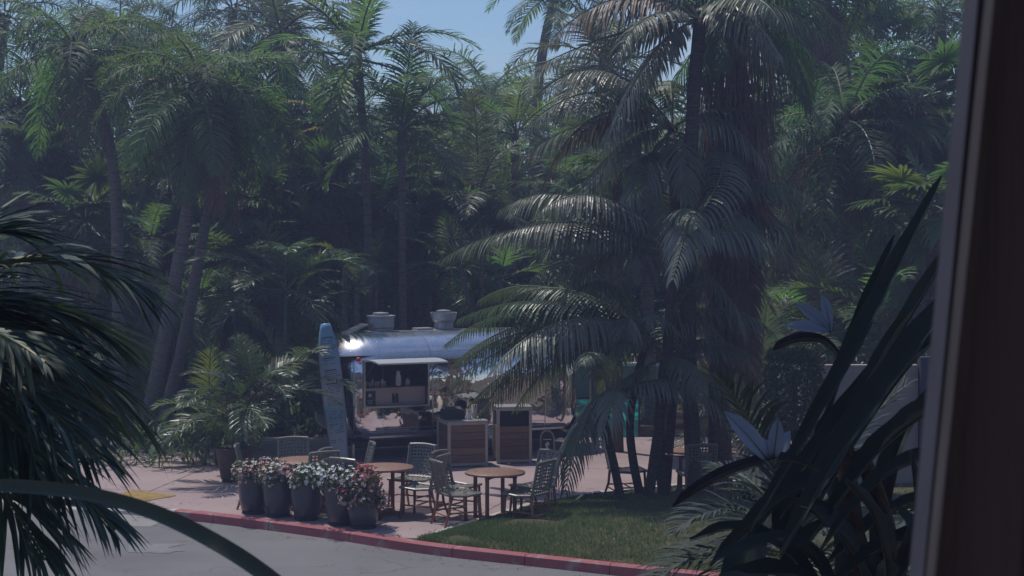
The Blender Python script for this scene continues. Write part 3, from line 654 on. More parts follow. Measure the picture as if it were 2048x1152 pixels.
# ---- sword leaved dracaenas: rosettes on a branching stem
def rosette_mesh(seed, n=46, ln=.62, wd=.045):
    rr = random.Random(seed); b = MB()
    for i in range(n):
        e = math.radians(rr.uniform(-25, 85)); a = i*2.39996
        d = Vector((math.cos(a)*math.cos(e), math.sin(a)*math.cos(e), math.sin(e)))
        leaflet(b, d*.03, d, d.cross(Vector((0, 0, 1)) if abs(d.z) < .95 else Vector((1, 0, 0))).normalized(), ln*rr.uniform(.8, 1.1), wd, .06, 0, fold=.3)
    return b.mesh('leaf_rosette', [M['sword']])
ROS = [rosette_mesh(i) for i in range(3)]
def dracaena(label, heads, base, seed):
    t = thing('dracaena', label, 'dracaena', base, 0, 'spiky rosette plants in the grove'); rr = random.Random(seed)
    hub = (sum((Vector(h) for h in heads), Vector())/len(heads)-Vector(base))*.6
    b = MB(); b.tube([(0, 0, 0), hub*.5+Vector((.05, 0, 0)), hub], [.07, .06, .055], 8)
    for h in heads: b.tube([hub, (hub+Vector(h)-Vector(base))/2+Vector((0, 0, -.08)), Vector(h)-Vector(base)], [.05, .04, .035], 7)
    b.build('stem', M['trunk'], t, True)
    for h in heads: link('leaf_rosette', rr.choice(ROS), t, Vector(h)-Vector(base), (rr.uniform(-.3, .3), rr.uniform(-.3, .3), rr.uniform(0, 6)), rr.uniform(.85, 1.1))
def dr(label, hp, Y, bx, seed): dracaena(label, [at(x, y, Y+R.uniform(-.4, .4)) for x, y in hp], (at(bx, 0, Y).x, Y, -.2), seed)
dr('grey green spiky rosettes between crossing trunks and king palms', [(548, 352), (510, 308), (585, 300), (530, 395), (600, 350)], 43.5, 560, 1)
dr('spiky rosettes hanging out of the clump above the trailer', [(922, 528), (905, 478), (950, 585), (968, 500)], 39, 985, 2)
dr('tall spiky rosettes behind the yellow lit frond', [(640, 300), (668, 345), (612, 400)], 45, 650, 3)

# ---- the big clump right of the trailer: fronds laid out one by one
CLP = ('palm', 'palms of the big clump on the lawn')
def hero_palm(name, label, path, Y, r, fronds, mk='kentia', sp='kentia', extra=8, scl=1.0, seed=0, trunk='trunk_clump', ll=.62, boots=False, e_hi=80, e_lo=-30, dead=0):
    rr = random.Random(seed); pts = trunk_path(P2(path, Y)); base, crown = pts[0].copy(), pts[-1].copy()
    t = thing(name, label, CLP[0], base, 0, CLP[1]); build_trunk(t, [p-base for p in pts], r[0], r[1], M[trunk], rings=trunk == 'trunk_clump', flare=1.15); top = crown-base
    for k, fr in enumerate(fronds):
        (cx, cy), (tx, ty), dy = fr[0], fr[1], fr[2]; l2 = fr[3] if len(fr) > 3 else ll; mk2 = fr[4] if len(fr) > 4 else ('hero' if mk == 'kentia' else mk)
        p1, p2 = at(cx, cy, Y+dy*.5)-base, at(tx, ty, Y+dy)-base
        c = bez(top, p1, p2); Lr = sum((c[i+1]-c[i]).length for i in range(len(c)-1))
        s2 = dict(SP[sp]); s2['ll'] = l2; s2['n'] = max(20, int(Lr*15)); s2['pet'] = .14; s2['lw'] = .052; s2['ja'] = 2; s2['jv'] = .05; s2['jn'] = .4; s2['gap'] = .015; s2['ll'] = l2*1.22; s2['hang'] = .30
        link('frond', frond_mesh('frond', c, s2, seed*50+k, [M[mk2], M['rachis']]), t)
    fs = frond_set('kentia' if sp == 'kentia' else sp, mk)
    for i in range(extra):
        u = (i+.5)/extra; e = e_hi+(e_lo-e_hi)*u+rr.uniform(-6, 6); az = i*2.39996+rr.uniform(-.3, .3)+seed
        link('frond', rr.choice(sorted(fs, key=lambda q: abs(q[0]-e))[:2])[1], t, top, (rr.uniform(-.1, .1), rr.uniform(-.1, .1), az), scl*rr.uniform(.85, 1.1))
    fsd = frond_set('kentia', 'dead', 'rachis_dead')
    for i in range(dead):
        az = i*2.39996+rr.uniform(-.4, .4)
        link('dead_frond', rr.choice(fsd[-4:])[1], t, top+Vector((math.cos(az)*.1, math.sin(az)*.1, -.2-i*.28)), (rr.uniform(-.2, .2), rr.uniform(.5, 1.0), az), rr.uniform(.55, .8))
    return t
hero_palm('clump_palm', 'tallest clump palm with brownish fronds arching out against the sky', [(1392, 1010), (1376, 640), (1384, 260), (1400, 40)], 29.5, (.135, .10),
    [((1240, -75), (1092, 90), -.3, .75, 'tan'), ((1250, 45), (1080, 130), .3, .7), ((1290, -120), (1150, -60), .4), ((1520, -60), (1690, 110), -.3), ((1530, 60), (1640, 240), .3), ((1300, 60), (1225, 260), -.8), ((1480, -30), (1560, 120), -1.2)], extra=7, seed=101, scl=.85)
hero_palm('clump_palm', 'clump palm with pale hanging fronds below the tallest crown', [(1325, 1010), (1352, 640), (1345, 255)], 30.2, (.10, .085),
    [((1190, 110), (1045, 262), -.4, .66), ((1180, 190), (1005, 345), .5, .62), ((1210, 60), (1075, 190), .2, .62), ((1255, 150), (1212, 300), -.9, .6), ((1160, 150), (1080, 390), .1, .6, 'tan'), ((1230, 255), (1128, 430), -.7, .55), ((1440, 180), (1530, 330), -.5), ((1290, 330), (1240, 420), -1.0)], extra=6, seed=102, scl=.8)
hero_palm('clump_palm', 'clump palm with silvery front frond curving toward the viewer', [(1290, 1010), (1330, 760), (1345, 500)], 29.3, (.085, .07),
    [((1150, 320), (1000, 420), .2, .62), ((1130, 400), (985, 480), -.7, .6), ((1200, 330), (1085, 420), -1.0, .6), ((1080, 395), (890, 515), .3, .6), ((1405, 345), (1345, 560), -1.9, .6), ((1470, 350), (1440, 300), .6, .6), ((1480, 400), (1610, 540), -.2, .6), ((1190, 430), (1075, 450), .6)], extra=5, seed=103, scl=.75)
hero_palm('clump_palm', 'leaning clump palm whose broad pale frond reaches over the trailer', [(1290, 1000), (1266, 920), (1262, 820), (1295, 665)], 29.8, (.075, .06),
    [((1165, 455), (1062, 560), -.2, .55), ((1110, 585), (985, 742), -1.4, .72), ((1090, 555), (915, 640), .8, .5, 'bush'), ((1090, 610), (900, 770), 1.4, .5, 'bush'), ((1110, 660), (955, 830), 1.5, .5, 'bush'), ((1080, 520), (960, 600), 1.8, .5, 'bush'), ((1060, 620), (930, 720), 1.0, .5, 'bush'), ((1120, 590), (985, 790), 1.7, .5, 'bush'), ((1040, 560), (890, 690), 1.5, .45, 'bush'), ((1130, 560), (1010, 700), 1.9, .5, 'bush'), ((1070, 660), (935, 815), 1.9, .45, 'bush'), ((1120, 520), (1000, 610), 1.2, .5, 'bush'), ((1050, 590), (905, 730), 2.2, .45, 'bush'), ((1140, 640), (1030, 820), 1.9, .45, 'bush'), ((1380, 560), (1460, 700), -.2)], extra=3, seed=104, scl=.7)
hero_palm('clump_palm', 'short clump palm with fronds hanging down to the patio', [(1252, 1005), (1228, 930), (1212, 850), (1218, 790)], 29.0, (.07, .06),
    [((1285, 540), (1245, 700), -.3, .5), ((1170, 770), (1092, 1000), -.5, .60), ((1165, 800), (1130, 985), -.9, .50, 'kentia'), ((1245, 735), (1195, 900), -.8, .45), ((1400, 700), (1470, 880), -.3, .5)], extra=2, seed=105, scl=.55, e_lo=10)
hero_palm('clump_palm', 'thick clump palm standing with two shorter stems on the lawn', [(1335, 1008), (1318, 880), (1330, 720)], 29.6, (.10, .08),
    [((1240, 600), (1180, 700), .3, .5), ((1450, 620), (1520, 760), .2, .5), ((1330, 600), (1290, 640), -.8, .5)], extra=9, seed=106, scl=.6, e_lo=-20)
hero_palm('shaggy_palm', 'shaggy palm with long brown skirt of dead fronds and fruit strands', [(1448, 1010), (1440, 640), (1462, 300), (1482, 25)], 30.8, (.15, .18),
    [((1560, -80), (1690, 60), -.5), ((1400, -70), (1320, 60), -.4), ((1600, 40), (1680, 190), .1), ((1420, 60), (1385, 180), -1.1)], mk='date', extra=11, seed=107, scl=.75, trunk='trunk_dark', dead=16, e_lo=-35)
hero_palm('clump_palm', 'slim bare grey stem right of the shaggy trunk', [(1425, 1010), (1428, 700), (1452, 420)], 30.2, (.075, .07), [((1520, 300), (1600, 420), .2), ((1560, 420), (1690, 540), .2)], extra=9, seed=108, scl=.6)
# hanging fruit strands on the shaggy palm
sg = [o for o in bpy.data.objects if o.name == 'shaggy_palm'][0]
for (px, py, n_, Y) in ((1425, 60, 34, 30.3), (1470, 330, 30, 30.4), (1515, 200, 26, 30.5)):
    b = MB(); rr = random.Random(px); s0 = at(px, py, Y)
    for k in range(n_):
        tip = s0+Vector((rr.gauss(0, .22), rr.gauss(0, .2), -rr.uniform(1.2, 2.6))); mid = (s0+tip)/2+Vector((rr.gauss(0, .08), 0, .1))
        b.tube([s0, mid, tip], .007, 3, caps=False)
        for q in range(12):
            u = .2+.8*q/12; p = s0*(1-u)**2+mid*2*u*(1-u)+tip*u*u
            b.lathe([(0, -.016), (.016, 0), (0, .016)], 5, p, m=1, cap0=False, cap1=False)
    o = b.build('fruit_strand', [M['fibre'], M['fruit']], sg, True); o.location = -sg.location; tag(o, kind='stuff')
b = MB(); rr = random.Random(5)   # fibrous beard round the trunk
for k in range(1900):
    a = rr.uniform(0, 2*PI); z = rr.uniform(2.4, 7.6); u = z/7.6; rad = rr.uniform(.18, .42)+.30*max(0, (z-3.2)/3.8); c = at(1450+(z-2)*6, 0, 30.8)
    p = Vector((c.x+math.cos(a)*rad, 30.8+math.sin(a)*rad, z)); d = Vector((math.cos(a)*.12+rr.gauss(0, .06), math.sin(a)*.12, -1)).normalized()
    leaflet(b, p, d, Vector((-math.sin(a), math.cos(a), rr.gauss(0, .4))).normalized(), rr.uniform(.5, 1.2), rr.uniform(.012, .035), .05)
o = b.build('fibre_skirt', M['fibre'], sg); o.location = -sg.location; tag(o, kind='stuff')

# ---- big potted palm left of the trailer
pp = thing('potted_palm', 'bushy feather palm in a large brown pot beside the trailer', 'potted palm', (gp(470, 962).x, gp(470, 962).y, 0))
b = MB(); b.lathe([(.20, 0), (.24, .05), (.31, .40), (.33, .56), (.345, .58), (.30, .58), (.28, .52)], 24, cap1=False); b.build('pot', M['terra'], pp, True)
b = MB(); b.lathe([(.29, .50), (.01, .54)], 20, cap0=False); b.build('soil', M['soil'], pp)
def crown_at(t, off, nf, species, mk, scl, seed, e_hi=85, e_lo=0, stem=.03):
    rr = random.Random(seed); fs = frond_set(species, mk); off = Vector(off)
    b = MB(); b.tube([(off.x*.4, off.y*.4, .5), off*.7+Vector((0, 0, .1)), off], [stem, stem*.9, stem*.7], 7); b.build('stem', M['shaft'], t, True)
    for i in range(nf):
        u = (i+.5)/nf; e = e_hi+(e_lo-e_hi)*u+rr.uniform(-6, 6)
        link('frond', rr.choice(sorted(fs, key=lambda q: abs(q[0]-e))[:2])[1], t, off, (rr.uniform(-.1, .1), rr.uniform(-.1, .1), i*2.39996+seed), scl*rr.uniform(.85, 1.15))
crown_at(pp, (-.05, 0, 1.1), 11, 'areca', 'bush', .85, 1)
crown_at(pp, (.25, .1, 1.35), 10, 'areca', 'bush', .85, 2)
for (lab, px, Y, z, nf, sc, mk, sd) in (('dark low palm right of the tall clump trunks', 1520, 33.2, 1.5, 14, 1.15, 'kentia', 11), ('dim low palm behind the clipped hedge', 1590, 35.5, 2.2, 14, 1.2, 'feather', 12), ('low palm arching before the sunlit wall right of trunks', 1490, 36, .7, 12, 1.1, 'kentia', 13), ('dim palm between hedge and beige wall', 1660, 34.5, 2.4, 14, 1.2, 'kentia', 14), ('dim palm with drooping fronds above the beige wall', 1760, 34, 2.6, 14, 1.15, 'feather', 15)):
    t = thing('low_palm', lab, 'palm', (at(px, 0, Y).x, Y, 0), 0, 'low palms right of the clump'); crown_at(t, (0, 0, z), nf, 'areca', mk, sc, sd, stem=.05, e_lo=-25)
SHR = ('palm', 'low palms left of the trailer')
for (lab, px, Y, z, nf, sc, mk, sd) in (('feather palm with lit drooping fronds just left of the surfboard', 575, 34.6, 1.3, 14, 1.0, 'kentia', 3), ('tall feather palm whose tips touch the surfboard top', 572, 36.2, 3.1, 15, 1.1, 'bush', 4),
        ('yellowish low palm left of the potted palm', 420, 34.5, .75, 11, .85, 'lime', 5), ('low palm at the end of the trailer behind the surfboard', 615, 37.5, 1.6, 12, .9, 'feather', 6)):
    t = thing('low_palm', lab, SHR[0], (at(px, 0, Y).x, Y, 0), 0, SHR[1]); crown_at(t, (0, 0, z), nf, 'areca', mk, sc, sd, stem=.045, e_lo=-15)

# ---- clipped hedge, low shrubs, undergrowth and the far thicket
def leaf_cloud(b, c, rad, n, ln, wd, rr, up=.5, m=0):
    for k in range(n):
        v = Vector((rr.gauss(0, 1), rr.gauss(0, 1), rr.gauss(0, 1))).normalized(); q = Vector(c)+Vector((v.x*rad[0], v.y*rad[1], v.z*rad[2]))*rr.uniform(.55, 1)
        d = (v+Vector((rr.gauss(0, .5), rr.gauss(0, .5), up+rr.gauss(0, .4)))).normalized()
        wv = d.cross(Vector((rr.gauss(0, 1), rr.gauss(0, 1), rr.gauss(0, 1)))).normalized()
        leaflet(b, q, d, wv, ln*rr.uniform(.6, 1.3), wd*rr.uniform(.7, 1.2), .25, m)
hd = thing('clipped_hedge', 'dark clipped hedge block with sunlit top behind the paddle plant', 'hedge', (at(1588, 0, 28).x, 28, 0))
b = MB(); rr = random.Random(9)
for k in range(5200):
    f = rr.random(); x, y, z = rr.uniform(-.36, .36), rr.uniform(-.35, .35), rr.uniform(.2, 2.5)
    if f < .35: y = -.35+rr.gauss(0, .03)
    elif f < .6: z = 2.5+rr.gauss(0, .04)
    elif f < .8: x = rr.choice((-.36, .36))+rr.gauss(0, .03)
    d = Vector((rr.gauss(0, 1), rr.gauss(0, 1)-.3, rr.gauss(.3, 1))).normalized()
    leaflet(b, (x, y, z), d, d.cross(Vector((rr.gauss(0, 1), rr.gauss(0, 1), rr.gauss(0, 1)))).normalized(), .09, .035, .1)
tag(b.build('leaves', M['under'], hd), kind='stuff')
b = MB(); b.tube([(0, 0, -.1), (0, 0, 2.2)], [.05, .03], 6); b.build('stem', M['trunk_dark'], hd)
rr = random.Random(21); b = MB()
for k in range(620):      # broad mass of low plants under the palms
    Y = rr.uniform(38.8, 60); x = rr.uniform(-14.5, 14.5)
    if 1.0 < x < 9 and Y < 47.5: continue
    h = rr.uniform(.2, 1.5)+max(0, (Y-46)/14)*3.2
    for j in range(26):
        a = rr.uniform(0, 2*PI); e = rr.uniform(.2, 1.4); d = Vector((math.cos(a)*math.cos(e), math.sin(a)*math.cos(e), math.sin(e)))
        leaflet(b, (x+rr.gauss(0, .35), Y+rr.gauss(0, .35), rr.uniform(-.1, h)), d, d.cross(Vector((0, 0, 1))).normalized(), rr.uniform(.4, 1.0), rr.uniform(.04, .11), .3)
for k in range(90):       # in front of the grove, left of the trailer
    Y = rr.uniform(33.5, 38.5); x = rr.uniform(-10.5, -5.2)
    for j in range(20):
        a = rr.uniform(0, 2*PI); e = rr.uniform(.2, 1.4); d = Vector((math.cos(a)*math.cos(e), math.sin(a)*math.cos(e), math.sin(e)))
        leaflet(b, (x+rr.gauss(0, .25), Y+rr.gauss(0, .25), rr.uniform(-.1, .5)), d, d.cross(Vector((0, 0, 1))).normalized(), rr.uniform(.25, .7), rr.uniform(.03, .08), .3)
tag(b.build('undergrowth', M['under']), 'dark leafy undergrowth beneath the palm grove', 'undergrowth', None, 'stuff')
rr = random.Random(22); b = MB()    # the far wood reads as one mass of fronds
s2 = dict(SP['queen']); s2['n'] = 17; s2['lw'] = .12; s2['ll'] = .75
protos = []
for e in (80, 55, 30, 5, -25):
    for v_ in range(2):
        q = MB(); c = rachis_curve(2.8, math.radians(e), min(1.7, math.radians(e)+1.4), 8)
        for sp_ in leaf_specs(c, s2, rr): leaflet(q, *sp_)
        protos.append((np.array(q.v), q.f))
VV = []; FF = []; off = 0
for k in range(340):
    Y = rr.uniform(50, 74); x = rr.uniform(-.33, .33)*Y; zc = rr.uniform(0.3, 6.8 if x < -1.5 or x > 6 else 5.6)
    if -1.5 < x/Y*F/100 < 1.2 and zc > 4.7+(420-190)/F*Y: zc = rr.uniform(2, 7)
    for j in range(13):
        v, f = rr.choice(protos); a = rr.uniform(0, 2*PI); ca, sa = math.cos(a), math.sin(a); s_ = rr.uniform(.9, 1.3)
        M3 = np.array(((ca, -sa, 0), (sa, ca, 0), (0, 0, 1)))*s_
        VV.append(v @ M3.T+np.array((x, Y, zc))); FF += [tuple(i+off for i in q) for q in f]; off += len(v)
me = bpy.data.meshes.new('palm_thicket'); me.from_pydata(np.concatenate(VV).tolist(), [], FF); me.materials.append(M['under'])
tag(link('palm_thicket', me), 'far dense thicket of palm fronds closing the grove', 'thicket', None, 'stuff')

# ------------------------------------------------------------------ the polished trailer
M['alu'] = mat('polished aluminium', (.84, .84, .86), .035, metal=1.0, bump=.45, bscale=1.15, bdist=.07, var=.04, vscale=3, r2=.10)
M['alu_roof'] = mat('weathered roof aluminium', (.80, .82, .88), .24, metal=1.0, var=.05, vscale=5, r2=.29)
M['alu2'] = mat('brushed aluminium', (.62, .63, .65), .32, metal=1.0, var=.1, vscale=6)
M['galv'] = mat('galvanised sheet', (.38, .40, .43), .5, metal=.85, var=.12, vscale=9)
M['seam'] = mat('dark seam', (.10, .10, .11), .4, metal=.8)
M['black'] = mat('black rubber', (.018, .018, .02), .7)
M['interior'] = mat('dark interior', (.035, .034, .036), .8)
M['cream'] = mat('cream board', (.46, .40, .35), .6, var=.06, vscale=4)
M['redlamp'] = mat('red lamp lens', (.75, .07, .03), .25)
M['cup'] = mat('paper cup', (.55, .50, .44), .6)
M['steel'] = mat('steel', (.5, .5, .5), .3, metal=1)
M['slate'] = mat('chalk board', (.022, .024, .03), .7)
M['chalk'] = mat('chalk', (.55, .55, .55), .9)
M['hatchtop'] = mat('hatch skin', (.70, .72, .76), .38, metal=.7, var=.08, vscale=4)

TR = thing('food_trailer', 'polished silver food trailer with open serving hatch', 'trailer', (-1.28, 36.2, 0), math.radians(24))
HWD, ZC, HT, HB, HL, CAP = 1.10, 1.32, 1.04, .99, 2.65, 1.05
_c, _s = math.cos(math.radians(24)), math.sin(math.radians(24))
def front_u(px):      # place along the trailer's front wall that the photo shows at column px
    k = (px-1024)/F; x0, y0 = -1.28+_s*1.1, 36.2-_c*1.1; return (k*y0-x0)/(_c-k*_s)
OX0, OX1, OZ0, OZ1 = round(front_u(730), 4), round(front_u(856), 4), 1.045, 1.88
def prof_y(z, nT=2.8, nB=7.0):
    dz = z-ZC
    q = min(1, abs(dz)/(HT if dz > 0 else HB)); nn = nT if dz > 0 else nB
    return HWD*max(0, 1-q**nn)**(1/nn)
zs = sorted(set([ZC+HT*math.sin(PI/2*k/16) for k in range(17)] + [ZC-HB*math.sin(PI/2*k/12) for k in range(13)] + [OZ0, OZ1]))
ring = [(-prof_y(z), z) for z in zs] + [(prof_y(z), z) for z in reversed(zs[:-1])][:-1]
us = [-HL+CAP*(1-math.cos(PI/2*k/14)) for k in range(15)]
us += [u for u in np.linspace(-HL+CAP, HL-CAP, 24)[1:-1]] + [OX0, OX1]
us += [HL-CAP*(1-math.cos(PI/2*k/14)) for k in range(15)]
us = sorted(set(round(u, 5) for u in us))
def cap_scale(u):
    d = max(0, abs(u)-(HL-CAP))/CAP; d = min(d, 1)
    return max(1e-3, 1-d**2.5)**(1/2.5), max(1e-3, 1-d**2.7)**(1/3.0)
def hull(u, y, z, k=1.0):
    a, c = cap_scale(u); return (u, y*a*k, ZC+(z-ZC)*c*k)
b = MB(); nr = len(ring)
for u in us:
    for (y, z) in ring: b.v.append(hull(u, y, z))
i0 = zs.index(OZ0); i1 = zs.index(OZ1)
for i in range(len(us)-1):
    for j in range(nr):
        if OX0-1e-4 <= us[i] and us[i+1] <= OX1+1e-4 and i0 <= j < i1: continue
        a = i*nr+j; c = i*nr+(j+1) % nr; b.face((a, a+nr, c+nr, c), 1 if ring[j][1] > 1.87 and ring[(j+1) % nr][1] > 1.87 else 0)
b.build('body', [M['alu'], M['alu_roof']], TR, True)
# belly pan and shadow side frame
b = MB(); b.box((0, 0, .30), (4.3, 1.7, .12)); b.box((2.85, 0, .34), (.9, .12, .1)); b.box((2.9, -.15, .42), (.42, .5, .24), bev=.05); b.build('chassis', M['black'], TR)
for u in (OX0-.16, OX1+.10, .55, 1.62):
    b = MB(); rings = []
    for uu in (u-.012, u+.012):
        for (y, z) in ring: b.v.append(hull(uu, y, z, 1.003))
    for j in range(nr):
        if -1.7 < u < -1.0 and i0 <= j < i1 and u > OX0: continue
        b.face((j, j+nr, (j+1) % nr+nr, (j+1) % nr))
    b.build('panel_seam', M['alu2'], TR)
b = MB()
for zz in (2.02, .62):
    for k in range(120):
        u = -1.6+3.2*k/119
        if zz > 1.5 or True: b.box((u, -prof_y(zz)*1.002, zz), (.012, .012, .012))
for k in range(46):
    z = .5+1.8*k/45; b.box(hull(-1.72, -prof_y(z)*1.003, z), (.012, .012, .012))
tag(b.build('rivets', M['alu2'], TR), kind='stuff')
b = MB(); b.box((0, -1.115, .47), (4.0, .02, .035)); b.build('rub_rail', M['alu2'], TR)
# opening: liner, shelf, counter
b = MB(); y0 = -1.06; y1 = .5
b.quad((OX0, y1, OZ0-.0), (OX1, y1, OZ0), (OX1, y1, OZ1+.1), (OX0, y1, OZ1+.1))
b.quad((OX0-.6, y0+.05, OZ0-.02), (OX1+.6, y0+.05, OZ0-.02), (OX1+.6, y1, OZ0-.02), (OX0-.6, y1, OZ0-.02))
b.quad((OX0-.6, y0+.09, OZ1+.1), (OX0-.6, y1, OZ1+.1), (OX1+.6, y1, OZ1+.1), (OX1+.6, y0+.09, OZ1+.1))
b.quad((OX0-.6, y0+.05, OZ0), (OX0-.6, y1, OZ0), (OX0-.6, y1, OZ1+.1), (OX0-.6, y0+.09, OZ1+.1)); b.quad((OX1+.6, y0+.05, OZ0), (OX1+.6, y0+.09, OZ1+.1), (OX1+.6, y1, OZ1+.1), (OX1+.6, y1, OZ0))
b.build('interior_liner', M['interior'], TR)
fr = MB()
for (x0, x1, z0, z1) in ((OX0-.03, OX0+.005, OZ0-.03, OZ1+.02), (OX1-.005, OX1+.03, OZ0-.03, OZ1+.02)): fr.box(((x0+x1)/2, -1.075, (z0+z1)/2), (x1-x0, .08, z1-z0))
fr.box(((OX0+OX1)/2, -1.1, OZ0-.015), (OX1-OX0, .10, .03)); fr.build('hatch_frame', M['alu2'], TR)
b = MB(); b.box(((OX0+OX1)/2, -.98, OZ0+.15), (OX1-OX0-.03, .03, .30)); cn = b.build('counter_front', M['cream'], TR)
b = MB(); b.box(((OX0+OX1)/2, -.86, OZ0+.315), (OX1-OX0-.02, .30, .025)); b.build('counter_top', M['cream'], TR)
b = MB(); b.box((OX0+.13, -1.005, OZ0+.14), (.22, .012, .27)); sgn = b.build('menu_sign', M['slate'], TR)
b = MB(); b.lathe([(.035, 0), (.035, .004)], 12); o = b.build('sign_mark', M['chalk'], sgn); o.rotation_euler = (PI/2, 0, 0); o.location = (OX0+.13, -1.012, OZ0+.2)
for (zz, ww) in ((.10, .12), (.07, .09), (.04, .12)):
    b = MB(); b.box((OX0+.13, -1.013, OZ0+zz), (ww, .003, .010)); b.build('sign_line', M['chalk'], sgn)
# dark emblem on the counter front: two upright shapes
lg = MB()
for dx in (-.035, .035):
    lg.prism([(dx-.03, 0), (dx+.025, 0), (dx+.03, .10), (dx+.012, .17), (dx-.02, .19), (dx-.035, .12)], 0, .004)
o = lg.build('emblem', M['slate'], TR); o.rotation_euler = (PI/2, 0, 0); o.location = (OX0+.64, -.997, OZ0+.04)
# hatch: a curved skin raised on two struts
b = MB(); hz = OZ1+.03; nH = 6; x0, x1 = OX0-.04, OX1+.06
pr = []
for k in range(nH+1):
    t = k/nH; pr.append((-1.04-.92*t, hz+.05*math.sin(t*PI*.75)-.035*t))
for (x) in (x0, x1):
    for (y, z) in pr: b.v.append((x, y, z))
    for (y, z) in pr: b.v.append((x, y, z-.028))
n1 = nH+1
for k in range(nH):
    b.face((k, k+1, 2*n1+k+1, 2*n1+k)); b.face((n1+k+1, n1+k, 3*n1+k, 3*n1+k+1)); b.face((k+1, k, n1+k, n1+k+1)); b.face((2*n1+k, 2*n1+k+1, 3*n1+k+1, 3*n1+k))
b.face((nH, n1+nH, 3*n1+nH, 2*n1+nH))
hatch = b.build('serving_hatch', M['hatchtop'], TR)
for x in (x0+.05, x1-.05):
    b = MB(); b.tube([(x, -1.06, OZ1-.35), (x, -1.60, hz-.0)], .010, 6); b.build('strut', M['steel'], hatch)
b = MB(); b.lathe([(.045, 0), (.042, .02), (.02, .035)], 12); o = b.build('marker_lamp', M['redlamp'], TR, True); o.rotation_euler = (PI/2, 0, 0); o.location = (OX0-.10, -1.02, 1.92)
# roof
for (u, h, r, lb) in ((-1.31, .31, .26, 'round'), (.0, .33, .24, 'dished')):
    f = MB(); f.lathe([(.36, 2.31), (.36, 2.36), (.24, 2.37), (.24, 2.41), (r*.96, 2.42), (r, 2.44), (r, 2.37+h-.06), (r*1.08, 2.37+h-.05), (r*1.08, 2.37+h-.02), (r*.9, 2.37+h-.02)] if lb == 'round' else
                       [(.32, 2.31), (.32, 2.36), (.19, 2.37), (.19, 2.50), (r*.95, 2.54), (r*1.1, 2.36+h-.03), (r*1.12, 2.36+h), (r*1.02, 2.36+h), (r*.8, 2.36+h-.12)], 20, cap0=False)
    f = f.build('roof_vent', M['galv'], TR); f.location = (u, .15, 0)
    c = MB(); c.lathe([(r*.62, 2.37+h-.02), (r*.60, 2.37+h+.03), (.02, 2.37+h+.045)], 16); c.build('vent_cap', M['galv'], f)
b = MB(); b.box((-1.85, .1, 2.31), (.42, .42, .08)); b.box((-1.85, .1, 2.42), (.40, .40, .03), rot=Euler((0, -.42, 0))); b.build('roof_hatch', M['galv'], TR)
b = MB(); b.box((-.42, .2, 2.37), (.34, .3, .05)); b.build('roof_plate', M['galv'], TR)
wl = MB(); wl.lathe([(.20, -.1), (.33, -.1), (.345, -.05), (.345, .05), (.33, .1), (.20, .1)], 24); wh = wl.build('wheel', M['black'], TR, True); wh.rotation_euler = (PI/2, 0, 0); wh.location = (.45, -.95, .345)
b = MB(); b.lathe([(.02, .09), (.12, .095), (.19, .06), (.20, .105)], 20); b.build('rim', M['alu2'], wh, True)
b = MB(); b.tube([(-2.2, -.8, 0), (-2.2, -.8, .32)], .03, 6); b.build('jack', M['steel'], TR)
tm = Matrix.Translation(TR.location) @ Euler((0, 0, math.radians(24))).to_matrix().to_4x4()
# cups and jars on the serving counter
for k in range(8):
    b = MB(); b.lathe([(.024, 0), (.032, .11 if k % 3 else .15)], 10); o = b.build('paper_cup', M['cup'], None, True); o.location = tm @ Vector((OX0+.06+k*.062, -.84+.03*(k % 2), OZ0+.3275))
    tag(o, ['pale paper cup at the left end of the serving counter', 'pale paper cup second from the left on serving counter', 'pale paper cup third from the left on serving counter', 'pale cup fourth from the left on serving counter', 'pale cup fifth from the left on serving counter', 'pale cup sixth from the left on serving counter', 'pale cup seventh from the left on serving counter', 'pale cup last of the row on serving counter'][k], 'cup', 'cups on the serving counter')
b = MB(); b.lathe([(.075, 0), (.08, .02), (.08, .20), (.055, .24), (.055, .27), (.065, .28), (.065, .30)], 16); o = b.build('storage_jar', M['steel'], None, True); o.location = tm @ Vector((OX0+.74, -.86, OZ0+.3275)); tag(o, 'grey storage jar in the middle of the serving counter', 'jar')
b = MB(); b.lathe([(.05, 0), (.055, .10), (.03, .13), (.03, .15)], 14); o = b.build('serving_jug', M['cup'], None, True); o.location = tm @ Vector((OX0+.93, -.86, OZ0+.3275)); tag(o, 'small pale jug at the right end of serving counter', 'jug')

